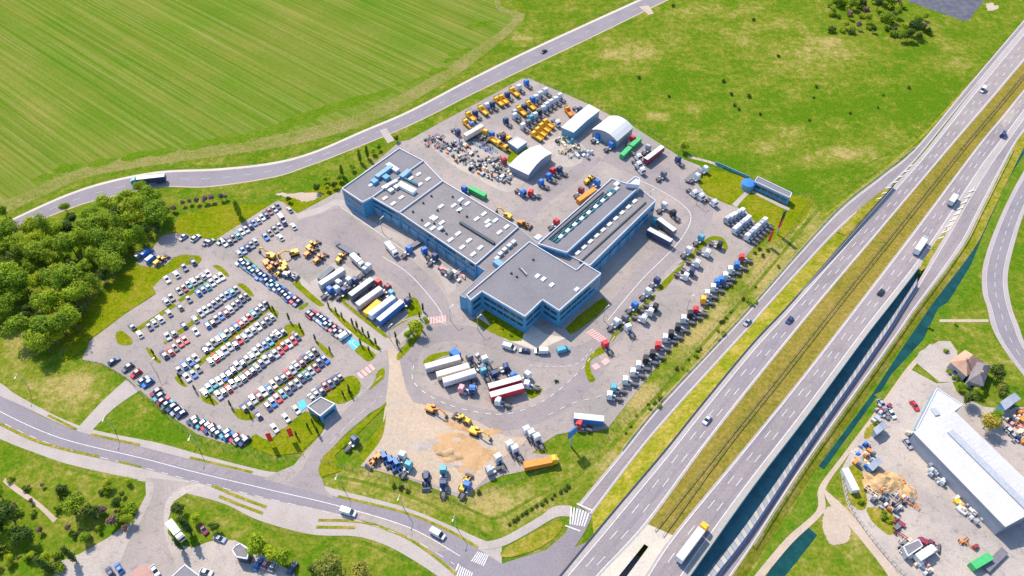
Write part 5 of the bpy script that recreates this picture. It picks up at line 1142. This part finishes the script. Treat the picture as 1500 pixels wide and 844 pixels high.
at('container',1438,822,(12,-7),'e','green container on the machine in the lower right corner','containers',2.4,scale=(.7,1,1)); two('flatbed',(1444,834),(1472,806),'e','green framed trailer in the lower right corner','flatbeds',1.2)
# yard clutter: each piece stands alone
def clutter(poly,n,kinds,cols,group,lab,seed,amin=0):
    random.seed(seed); k=0; pts=[]; got=[]
    xs=[p[0] for p in poly]; ys=[p[1] for p in poly]
    while k<n:
        a=random.uniform(min(xs),max(xs)); b=random.uniform(min(ys),max(ys)); ins=False; j=len(poly)-1
        for i in range(len(poly)):
            if (poly[i][1]>b)!=(poly[j][1]>b) and a<(poly[j][0]-poly[i][0])*(b-poly[i][1])/(poly[j][1]-poly[i][1])+poly[i][0]: ins=not ins
            j=i
        if not ins or any(abs(a-x)<3.6 and abs(b-y)<2.4 for x,y in pts):
            amin+=1
            if amin>6000: break
            continue
        pts.append((a,b)); kd=random.choice(kinds); c=random.choice(cols); nm=MAKE_NAME[kd]; s=random.uniform(.7,1.3)
        got.append((a,at(kd,a,b,random.choice([(10,-8),(10,7),(10,-7.5)]),c,None,f'{nm}s {group}',scale=(s,s,s*random.uniform(.8,1.1))),c,nm)); k+=1
    cnt={}
    for a,o,c,nm in sorted(got,key=lambda q:q[0]):
        q=cnt.get((c,nm),0); cnt[(c,nm)]=q+1; tag(o,f'{ORD[q]} {CN[c][0]} {nm} from the left {lab}')
MAKE_NAME=dict(pallets='pallet stack',crate='parts crate',axle='truck axle',frame='bare frame',engine='engine block')
clutter([(640,200),(655,197),(690,215),(735,238),(752,255),(742,275),(715,262),(690,250),(668,238),(650,222)],100,['crate','axle','frame','engine','pallets','engine'],'sgcgkgswgkso','in the parts field behind the workshops','in the parts field behind the workshops',11)
clutter([(622,205),(634,198),(642,206),(655,216),(646,222),(632,216)],14,['axle','frame','engine'],'gsgp','left of the parts field','left of the parts field',12)
clutter([(812,206),(830,198),(850,216),(858,224),(842,232),(824,222)],26,['crate','frame','pallets','engine'],'twgcestk','between pale shed and tent','on the gravel below the pale shed',13)
clutter([(843,228),(855,222),(870,226),(862,232),(850,233)],9,['crate','pallets'],'wws','in the white pile','before the gabled tent',14)
clutter([(641,392),(655,388),(684,408),(668,414),(650,404)],12,['frame','engine','crate'],'gspwm','under the workshop wall','at the foot of the long workshop',15)
clutter([(866,206),(876,199),(888,208),(880,216)],4,['crate'],'tbw','by the gabled tent','in the mouth of the gabled tent',16)
clutter([(692,520),(706,522),(716,534),(706,544),(696,536)],6,['frame','engine'],'gsw','by the trailers','at the right end of the three white trailers',17)
clutter([(1275,712),(1300,708),(1330,712),(1340,745),(1310,750),(1290,744),(1272,730)],46,['crate','pallets','frame','engine'],'gsgkocwgsk','in the scrapyard','below the orange scrap heap',18)
clutter([(1256,655),(1270,650),(1282,666),(1272,690),(1250,680)],22,['crate','pallets','engine'],'wcsogb','near the scrapyard shed','by the blue scrapyard shed',19)
clutter([(1276,610),(1288,594),(1306,592),(1302,616),(1288,624),(1278,620)],16,['crate','engine','pallets'],'wgscm','in the junk corner','beside the gravel track',20)
clutter([(1352,688),(1366,678),(1392,698),(1376,712)],14,['pallets'],'ws','beside the warehouse','beside the office strip',21)
clutter([(1394,722),(1408,722),(1444,756),(1432,770),(1404,748)],26,['pallets','crate'],'wcwysw','by the warehouse end','at the office strip end',22)
clutter([(1322,636),(1334,632),(1352,652),(1342,660)],9,['pallets'],'wwc','near the warehouse front','near the warehouse annex',23)
clutter([(1470,606),(1500,600),(1500,650),(1486,652),(1464,618)],26,['crate','pallets','engine','frame'],'gpwncobs','right of the warehouse','in the yard right of the warehouse',24)
clutter([(1304,760),(1318,756),(1336,800),(1322,812),(1308,786)],14,['crate','engine','frame'],'mgcs','along the wall','along the scrapyard wall',25)
clutter([(1330,815),(1350,822),(1376,842),(1350,842)],10,['crate','pallets'],'wgcp','below the canopy','below the grey canopy in the scrapyard',26)
clutter([(1400,782),(1414,790),(1432,800),(1428,808),(1406,796)],5,['engine','frame'],'om','in the lane','in the lane below the warehouse',27)
# heaps
def heap(name,label,px,py,rx,ry,h,mat,cat='heap'):
    random.seed(int(px)); m=MB(); c=P(px,py); n=22; rings=7; pts=[]
    for i in range(rings+1):
        t=i/rings; rr=[]
        for k in range(n):
            a=2*math.pi*k/n; f=(1-t)*(1+.25*noise.noise(Vector((math.cos(a)*1.5,math.sin(a)*1.5,px))))
            rr.append((rx*f*math.cos(a),ry*f*math.sin(a),max(0,h*(1-(1-t)**1.6)+.5*h*noise.noise(Vector((rx*f*math.cos(a)*.5,ry*f*math.sin(a)*.5,px))) if i else -.1)))
        pts.append(rr)
    for i in range(rings):
        for k in range(n): m.face([pts[i][k],pts[i][(k+1)%n],pts[i+1][(k+1)%n],pts[i+1][k]],mat)
    o=m.build(name); o.location=(c.x,c.y,.13); tag(o,label,cat); return o
heap('scrap_heap','orange brown heap of scrap wood in the yard left of the warehouse',1296,708,7.5,5.5,2.6,'timber_pile'); heap('scrap_heap','orange rusty heap at the right foot of the scrap wood',1326,722,4.2,3.6,1.6,'timber_pile'); heap('rubble_heap','pale rubble heap above the blue scrapyard shed',1262,672,4,4,1.4,'gravel_yard')
heap('sand_heap','brown sand heap in the middle of the bare lot',655,663,3.6,2.2,.8,'pit_sand'); heap('sand_heap','low sand ridge right of the brown sand heap',668,669,3.4,1.6,.5,'pit_sand'); heap('sand_heap','low sand mound below the brown sand heap',657,674,2.4,1.4,.4,'dirt_orange')
# people-free street furniture
def lamp(px,py,d,label,h=9):
    r=empty('street_lamp',P(px,py)); r.rotation_euler=(0,0,heading(px,py,d)); MB().cyl((0,0,h/2),.14,h,'galvanised','z',8,.08).build('pole',r); MB().bar((0,0,h),(1.8,0,h+.3),.1,'galvanised').build('arm',r); MB().box(1.5,2.3,-.16,.16,h+.2,h+.34,'lamp_lens').build('lamp_head',r)
    tag(r,label,'street lamp','street lamps')
for a,b,l in [(42,568,'street lamp at the left edge of the lower street'),(168,629,'street lamp by the lower end of the footpath'),(291,656,'street lamp below the fence row of cars'),(501,712,'street lamp right of the yard entrance'),(590,742,'street lamp above the lower street bend'),(668,772,'street lamp before the bridge junction')]: lamp(a,b,(-4,12),l)
for a,b,l in [(950,300,'lamp at the far corner of the service hall'),(1006,455,'lamp by the row of trucks, near its middle'),(884,470,'lamp at the showroom crossing'),(700,484,'lamp at the showroom lawn'),(660,470,'lamp at the pink crossing by the link building'),(572,498,'lamp at the footpath crossing'),(230,548,'lamp at the lower left of the car park'),(560,340,'lamp before the west workshop'),(1020,300,'lamp in the bend of the far lane')]: lamp(a,b,(10,-8),l,8)
def totem(px,py,label,mat,h,wd,face):
    r=empty('sign_totem',P(px,py)); r.rotation_euler=(0,0,face); MB().cyl((0,0,h*.35),.35,h*.7,'galvanised','z',10).build('mast',r); MB().box(-.25,.25,-wd/2,wd/2,h*.62,h,mat).build('sign_panel',r); tag(r,label,'sign'); return r
totem(836,654,'blue mast sign at the lower lay-by of the yard','blue_sign',12,3.8,R(-50)); t2=totem(1138,343,'red and black mast sign by the motorway','black_sign',14,1.8,R(-50)); MB().box(-.3,.3,-.9,.9,4.5,8.6,'red_sign').build('sign_panel',t2)
def banner(px,py,label,h=8):
    r=empty('advertising_flag',P(px,py)); MB().cyl((0,0,h/2),.06,h,'galvanised','z',6).build('pole',r); MB().box(.05,1.6,-.06,.06,2.2,h-.2,'red_sign').build('flag_cloth',r); tag(r,label,'flag'); r.rotation_euler=(0,0,R(20))
banner(396,652,'red advertising flag at the left corner by the gatehouse'); banner(426,645,'red advertising flag on the grass by the gatehouse'); banner(1122,360,'red advertising flag left of the mast sign',9)
def fence(pts,label,h=1.7,step=3.0,mat='chassis_metal'):
    w_=wline(pts,.02); n=int(sum((b-a).length for a,b in zip(w_,w_[1:]))/step); rs=resample(w_,min(n,96)+1); c=rs[0].copy(); r=empty('fence',c); pm=MB().box(-.05,.05,-.05,.05,0,h,mat).mesh('post')
    for p in rs: o=bpy.data.objects.new('post',pm); COL.objects.link(o); o.parent=r; o.location=p-c
    m=MB()
    for z_ in (.5,h-.08):
        for a,b in zip(rs,rs[1:]): m.bar(a-c+Vector((0,0,z_)),b-c+Vector((0,0,z_)),.035,mat,.035)
    m.build('rails',r); tag(r,label,'fence')
fence([(1188,292),(1150,348),(1100,415),(1020,505),(950,585),(905,622),(880,650),(862,672)],'mesh fence between the truck row and the motorway verge')
fence([(770,114),(860,148),(932,182),(1004,224),(1100,262),(1188,290)],'mesh fence along the far side between yard and meadow')
fence([(122,529),(152,536),(187,557),(207,578),(228,594),(262,626),(292,645),(330,659),(366,664),(400,674),(445,668)],'curved mesh fence around the lower car park edge')
fence([(470,676),(520,690),(600,712),(680,742),(720,718),(800,690)],'mesh fence below the sandy lot')
fence([(1232,690),(1240,732),(1262,772),(1300,820),(1330,850)],'dark wall-like fence round the scrapyard',2.0,1.6,'dark_trim')
sc_=strip('screen_fence',[(1048,236),(1098,258)],[(1048.6,237),(1098.6,259)],'teal_screen',zl=1.8,zr=1.8,kind=None,n=12)
sc_.modifiers.new('thick','SOLIDIFY').thickness=1.7; tag(sc_,'long teal screen running along the far meadow fence','screen')
# ================================================================ TREES
def crown_mesh(name, lobes, n, leafsz, mat, seed):
    rnd = random.Random(seed); m = MB()
    tot = sum(l[3]**2 for l in lobes)
    for cx, cy, cz, r_, sq in lobes:
        for k in range(int(n*r_**2/tot)):
            while True:
                d = Vector((rnd.gauss(0,1), rnd.gauss(0,1), rnd.gauss(0,1)))
                if d.length > .01: break
            d.normalize(); rr = r_*(rnd.random()**.42)*(1+.42*noise.noise(d*2.3+Vector((seed, cx, cy))))
            p = Vector((cx, cy, cz))+Vector((d.x*rr, d.y*rr, d.z*rr*sq)); s = leafsz*rnd.uniform(.55, 1.3)
            nr = (d+Vector((rnd.gauss(0,.5), rnd.gauss(0,.5), rnd.gauss(0,.5)+.35))).normalized(); t = nr.cross(Vector((rnd.random()-.5, rnd.random()-.5, rnd.random()-.5))).normalized(); b = nr.cross(t)
            m.face([p+t*s, p+b*s*.7, p-t*s, p-b*s*.7], mat)
    me = bpy.data.meshes.new(name); me.from_pydata(m.v, [], m.f); me.materials.append(MATS[mat]); return me
def trunk_mesh(name, h, r_, seed, limbs=True):
    rnd = random.Random(seed); m = MB(); m.cyl((0,0,h*.45), r_, h*.9, 'bark', 'z', 8, r_*.35)
    for k in range(5 if limbs else 0):
        a = rnd.uniform(0, 6.28); z_ = h*rnd.uniform(.35,.7); m.bar((0,0,z_), (math.cos(a)*h*.24, math.sin(a)*h*.24, z_+h*.2), r_*.5, 'bark')
    return m.mesh(name)
TREE = {}
def tree_kind(key, mat, h, rad, n, leafsz, shape, seeds):
    out = []
    for s in seeds:
        rnd = random.Random(s); L_ = []
        if shape == 'round':
            for k in range(9):
                a = rnd.uniform(0, 6.28); q = rad*rnd.uniform(.2,.62); L_.append((math.cos(a)*q, math.sin(a)*q, h*rnd.uniform(.48,.82), rad*rnd.uniform(.36,.55), rnd.uniform(.75,1)))
            L_.append((0,0,h*.72,rad*.55,.95))
        elif shape == 'column':
            for k in range(5): L_.append((rnd.uniform(-.1,.1)*rad, rnd.uniform(-.1,.1)*rad, h*(.22+k*.17), rad*(1-.13*abs(k-1.5)), 1.5))
        else:
            for k in range(6): a = rnd.uniform(0, 6.28); L_.append((math.cos(a)*rad*.5, math.sin(a)*rad*.5, h*.45, rad*rnd.uniform(.4,.6), .8))
        out.append((crown_mesh('crown', L_, n, leafsz, mat, s), trunk_mesh('trunk', h, .025*h if shape != 'shrub' else .08, s, shape == 'round')))
    TREE[key] = (out, h)
tree_kind('wood','leaf_green',12,5.6,3400,.34,'round',[1,2,3,4,5]); tree_kind('woodpale','leaf_lime',11,4.8,2600,.32,'round',[6,7,8]); tree_kind('woodtall','leaf_green',13,3.4,1800,.34,'column',[9,10]); tree_kind('dark','leaf_dark',9,4.2,1800,.38,'round',[11,12]); tree_kind('lime','leaf_lime',9,3.8,1900,.36,'round',[21,22,23])
tree_kind('column','leaf_dark',7,.75,420,.26,'column',[31,32]); tree_kind('poplar','leaf_green',12,1.8,1300,.36,'column',[41,42]); tree_kind('yellow','leaf_yellow',8,4.2,1700,.34,'round',[51,52]); tree_kind('purple','leaf_purple',6,2.6,1100,.32,'round',[61,62]); tree_kind('shrub','leaf_green',2.6,1.9,420,.28,'shrub',[71,72]); tree_kind('darkshrub','leaf_dark',2.2,1.5,320,.24,'shrub',[81,82])
def tree(key, px, py, label, group, s=1.0, name='tree', cat='tree'):
    out, h = TREE[key]; cm, tm = random.choice(out); r = empty(name, P(px, py)); r.rotation_euler = (0,0,random.uniform(0,6.28)); s *= random.uniform(.88,1.14); r.scale = (s,s,s*random.uniform(.92,1.1))
    for nm, me in (('trunk', tm), ('crown', cm)):
        o = bpy.data.objects.new(nm, me); COL.objects.link(o); o.parent = r
    tag(r, label, cat, group); return r
def inside(poly,a,b):
    ins=False; j=len(poly)-1
    for i in range(len(poly)):
        if (poly[i][1]>b)!=(poly[j][1]>b) and a<(poly[j][0]-poly[i][0])*(b-poly[i][1])/(poly[j][1]-poly[i][1])+poly[i][0]: ins=not ins
        j=i
    return ins
random.seed(5)
WOOD=[(-40,350),(30,352),(75,342),(110,330),(150,322),(185,306),(225,300),(238,310),(240,330),(222,352),(200,372),(176,400),(150,426),(122,448),(128,480),(112,500),(88,514),(60,520),(46,505),(36,480),(10,470),(-40,470)]
pts=[]; tries=0
while tries<5000:
    tries+=1; a=random.uniform(-40,245); b=random.uniform(290,525)
    if inside(WOOD,a,b) and all((a-x)**2+((b-y)*1.25)**2>17**2 for x,y in pts): pts.append((a,b))
def ordl(lst,first='left',last='right'):
    n=len(lst); return [(f'{ORD[i]} from the {first}' if i<(n+1)//2 else f'{ORD[n-1-i]} from the {last}') for i in range(n)]
bands={}
for a,b in pts: bands.setdefault(int((b-290)//24),[]).append((a,b))
for r_i,k in enumerate(sorted(bands)):
    L_=sorted(bands[k])
    for (a,b),o_ in zip(L_,ordl(L_)):
        kd=random.choice(['wood','wood','wood','woodpale','woodpale','woodtall','dark']); ad={'wood':'broad green','woodpale':'pale green','woodtall':'upright green','dark':'dark green'}[kd]; tree(kd,a,b,f'{ad} tree, {o_} in the {ORD[r_i]} rank of the wood','trees of the wood left of the car park',random.uniform(.62,1.18) if kd!='woodtall' else random.uniform(.8,1.1))
print('WOOD TREES',len(pts))
for a,b,k,s,l in [(105,345,'dark',.9,'dark tree in the gap between road and wood'),(40,372,'dark',1.0,'dark tree at the left end of the wood'),(352,318,'poplar',.85,'slim upright tree on the lawn above the car row'),(232,345,'dark',.7,'dark tree at the right corner of the wood'),(1000,222,'lime',.8,'round tree at the far fence by the meadow'),
   (10,318,'lime',.6,'pale tree beside the country road at the left edge'),(100,312,'wood',.5,'small tree at the country road before the wood'),(212,285,'wood',.7,'tree partly hiding the teal lorry'),(22,764,'dark',1.25,'large dark tree in the lower left green'),(46,790,'dark',.9,'dark tree right of the large one in the lower left green'),(4,730,'wood',.8,'pale green tree at the lower left edge'),
   (96,722,'dark',.5,'small dark tree in the middle of the lower left green'),(118,752,'wood',.75,'green tree near the bend of the side road'),(140,758,'dark',.7,'dark tree beside the green one at the side road'),(168,768,'purple',.9,'purple tree closest to the side road'),(155,752,'purple',.7,'purple tree behind the one closest to the side road'),(116,728,'purple',.6,'brownish purple tree above the green one'),(104,776,'purple',.55,'small purple shrub-like tree amid the lower left lawn'),
   (176,742,'dark',.6,'dark tree at the right end of the lower left green'),(128,782,'dark',.5,'dark tree below the green one at the side road'),(112,822,'column',1.7,'slim dark tree at the plaza edge'),(76,838,'column',1.9,'slim dark tree at the bottom edge beside the plaza'),(265,752,'dark',.6,'dark tree at the point of the plaza green'),(280,782,'column',1.9,'tall slim dark tree in the plaza green'),(318,776,'dark',.5,'small dark tree above the silver plaza car'),(292,764,'lime',.5,'small lime tree in the plaza green'),(268,805,'column',1.4,'slim tree beside the white plaza lorry'),
   (384,808,'lime',.95,'lime green tree right of the grey kiosk'),(402,818,'lime',.85,'second lime green tree right of the kiosk'),(418,824,'lime',.8,'third lime green tree right of the kiosk'),(484,838,'yellow',1.1,'yellow green tree at the bottom edge'),(532,846,'yellow',.9,'smaller yellow tree at the bottom edge right of the big one'),(460,836,'dark',.5,'dark small tree left of the yellow ones'),
   (611,488,'lime',.75,'bright green tree at the triangular footpath garden'),(598,496,'lime',.55,'small bright tree at the left of the footpath garden'),(625,476,'lime',.45,'small bright tree at the right of the footpath garden'),(1405,572,'wood',.4,'tree in front of the orange roofed house'),(1428,580,'wood',.4,'smaller tree in front of the house wing'),(1453,556,'dark',.8,'dark tree behind the brown house wing'),(1463,575,'yellow',.6,'yellow tree by the metal shed'),(1440,628,'yellow',1.0,'olive tree between warehouse and yard'),(1452,620,'wood',.6,'green tree beside the olive one'),
   (1412,590,'dark',.7,'dark tree touching the warehouse annex')]: tree(k,a,b,l,None,s)
THK=[(1225,10,'wood',.6),(1242,28,'purple',.9),(1262,12,'dark',.8),(1270,34,'wood',.6),(1284,16,'dark',.9),(1296,40,'wood',.8),(1312,26,'wood',.7),(1322,48,'lime',.6),(1334,52,'dark',.9),(1308,48,'purple',.8),(1350,44,'purple',.9),(1286,4,'wood',.8),(1250,2,'dark',.7),(1238,42,'wood',.4),(1328,60,'dark',.8),(1218,20,'wood',.5),(1232,4,'dark',.6),(1256,44,'purple',.8),(1266,22,'purple',.8),(1278,48,'dark',.5),(1290,30,'lime',.6),(1302,32,'dark',.7),(1314,10,'purple',.7),(1318,60,'wood',.6),(1340,38,'wood',.6),(1358,50,'dark',.5),(1246,14,'wood',.7),(1276,4,'purple',.8),(1352,30,'wood',.4),(1344,60,'dark',.6),(1300,10,'wood',.7)]
THK.sort(); TL=ordl(THK)
for i,(a,b,k,s) in enumerate(THK): tree(k,a,b,{'wood':'green','purple':'purplish','dark':'dark','lime':'lime green'}[k]+f' tree, {TL[i]} in the thicket beside the pond',f'{k} trees in the thicket by the pond',s)
random.seed(31)
US=sorted((random.uniform(1212,1362),random.uniform(2,62)) for _ in range(34)); US=[(a,b) for a,b in US if b<62-abs(a-1290)*.15 and b>(a-1290)*.55-8]
for (a,b),o_ in zip(US,ordl(US)): tree(random.choice(['shrub','shrub','darkshrub']),a,b,f'low bush under the thicket beside the pond, {o_}','low bushes under the pond thicket',random.uniform(1.1,2.0),'bush','bush')
for i,(a,b) in enumerate([(270,302),(280,299),(291,299),(302,298),(312,296),(325,294),(332,292),(255,310)]): tree('purple',a,b,f'brownish bush in the hedge above the lawn, {ORD[i]} from the left' if i<7 else 'brownish bush nearest the wood above the lawn','brown bushes above the lawn',.62,'bush','bush')
for i,(a,b,k) in enumerate([(539,232,'poplar'),(528,238,'poplar'),(516,250,'lime'),(502,258,'poplar'),(499,266,'lime'),(491,276,'dark'),(582,208,'dark'),(466,282,'dark'),(478,268,'lime'),(556,220,'lime'),(424,296,'dark'),(480,280,'lime'),(548,226,'lime')]): tree(k,a,b,{'poplar':'slim green','lime':'lime green','dark':'dark small'}[k]+f' tree, {ORD[i]} planted behind the west workshop along the road' if i<6 else {'poplar':'slim green','lime':'lime green','dark':'dark small'}[k]+f' tree, {ORD[i-6]} in the loose scatter by the country road','trees between workshop and country road',.42 if k!='poplar' else .62)
MB_=[(935,115),(980,142),(1060,120),(1070,139),(1096,142),(1076,155),(1081,161),(1113,168),(1140,83),(1196,128),(1192,144),(1186,177),(1293,140),(1285,158),(1330,129),(986,10),(1104,30),(1245,166)]
MO={i:o_ for (i,_),o_ in zip(sorted(enumerate(MB_),key=lambda q:q[1]),ordl(MB_))}
for i,(a,b) in enumerate([(935,115),(980,142),(1060,120),(1070,139),(1096,142),(1076,155),(1081,161),(1113,168),(1140,83),(1196,128),(1192,144),(1186,177),(1293,140),(1285,158),(1330,129),(986,10),(1104,30),(1245,166)]): tree('darkshrub',a,b,f'small dark bush alone in the meadow, {MO[i]}','small bushes scattered over the meadow',random.uniform(.55,1.0),'bush','bush')
COLS=[(226,520),(264.4,555),(287,573),(309,585),(339,596),(366,608),(395,452),(402,458),(424.4,470),(441,483),(462.5,499),(484,516),(482,451),(501.5,466),(517,477),(532,488.5),(551,506),(529,506),(541,516),(601,438),(615,466),(617,483),(602,486),(580,496),(582.6,508),(493,459),(524,482),(541,497),(620,456),(513,578),(503,580),(459,622),(469,618),(452,628),(466,636),(435,640),(512,572)]
COLS.sort()
for (a,b),o_ in zip(COLS,ordl(COLS)): tree('column',a,b,f'slim dark columnar tree on a site grass strip, {o_}','columnar trees on the grass strips of the site',.62)
random.seed(9)
LG=[]
random.seed(21)
for i in range(60):
    a=random.uniform(-10,195); b=random.uniform(690,840)
    if b>700+.0*a and b<838-max(0,a-80)*.45 and b>672+a*.17: LG.append((a,b,random.choice(['shrub','shrub','purple','wood','dark','woodpale','darkshrub'])))
LG.sort()
for kd,nm_ in (('shrub','green bush'),('purple','purplish bush'),('wood','green tree'),('dark','dark tree'),('woodpale','pale tree'),('darkshrub','dark bush')):
    L_=[q for q in LG if q[2]==kd]
    for (a,b,_),o_ in zip(L_,ordl(L_)): tree(kd,a,b,f'small {nm_} of the lower left green, {o_}','small growth of the lower left green',{'shrub':1.0,'darkshrub':1.1}.get(kd,.38)*random.uniform(.7,1.3),'bush' if 'bush' in nm_ else 'tree','bush' if 'bush' in nm_ else 'tree')
vp=[]
for i in range(30):
    t=random.random(); vp.append((895+t*245+random.uniform(0,26),632-t*262+random.uniform(0,18)))
vp.sort()
for i,((a,b),o_) in enumerate(zip(vp,ordl(vp,'lower end','upper end'))): tree('shrub' if i%3 else 'darkshrub',a,b,f'low bush on the motorway verge, {o_}','low bushes on the motorway verge',random.uniform(.35,.7),'bush','bush')
for i in range(14): t=i/13; tree('darkshrub',745+t*89+random.uniform(-2,2),768-t*55,f'low bush standing in for ditch shade above the bridge approach, {ORD[i]} from the left','bushes standing in for ditch shade above the bridge approach',.55,'bush','bush')  # dark bushes added in place of the shade in a ditch
for i,(a,b) in enumerate([(1105,372),(1112,366),(1118,376),(1124,368),(578,713),(588,716),(598,719),(702,722),(815,560),(246,600),(240,604)]): tree('darkshrub',a,b,f'dark young bush, {ORD[i%4 if i<4 else (i-4 if i<7 else (0 if i<9 else i-9))]} {["by the mast sign","below the sandy lot fence","by the sandy lot corner","at the tree gap of the fence row"][0 if i<4 else 1 if i<7 else 2 if i<9 else 3]}{" right" if i==8 else ""}','dark bushes at the outer edge of the site',.7,'bush','bush')
for i,(a,b,s) in enumerate([(1362,482,.6),(1400,476,.5),(1388,546,.7),(1398,556,.7),(1282,622,.6),(1292,756,.9),(1300,762,.7),(1260,735,.7),(1385,515,.6),(780,572,.5),(785,574,.4),(723,472,.4),(735,482,.4),(748,492,.4)]): tree('shrub',a,b,'rounded green bush '+['left','right','lower left','lower right','by the grey shed','left','right','at the scrapyard grass','before the annex','left','right','left','middle','right'][i]+[' of the track end',' of the track end',' of the orange house',' of the orange house',' at the fence',' in the lower scrapyard scrub',' in the lower scrapyard scrub',' near the wall',' on the gravel',' on the small trailer island',' on the small trailer island',' on the showroom lawn',' on the showroom lawn',' on the showroom lawn'][i],'green bushes at yard and garden edges',s,'bush','bush')
# duplicates check
for l,g in USED.items():
    if len(g)>1 and (None in g or len(set(g))>1): print('DUP', len(g), l)
# shared labels of clutter: same colour and kind in the same field carry one group
print('OBJECTS', len(bpy.data.objects), 'TOP', sum(1 for o in bpy.data.objects if o.parent is None))
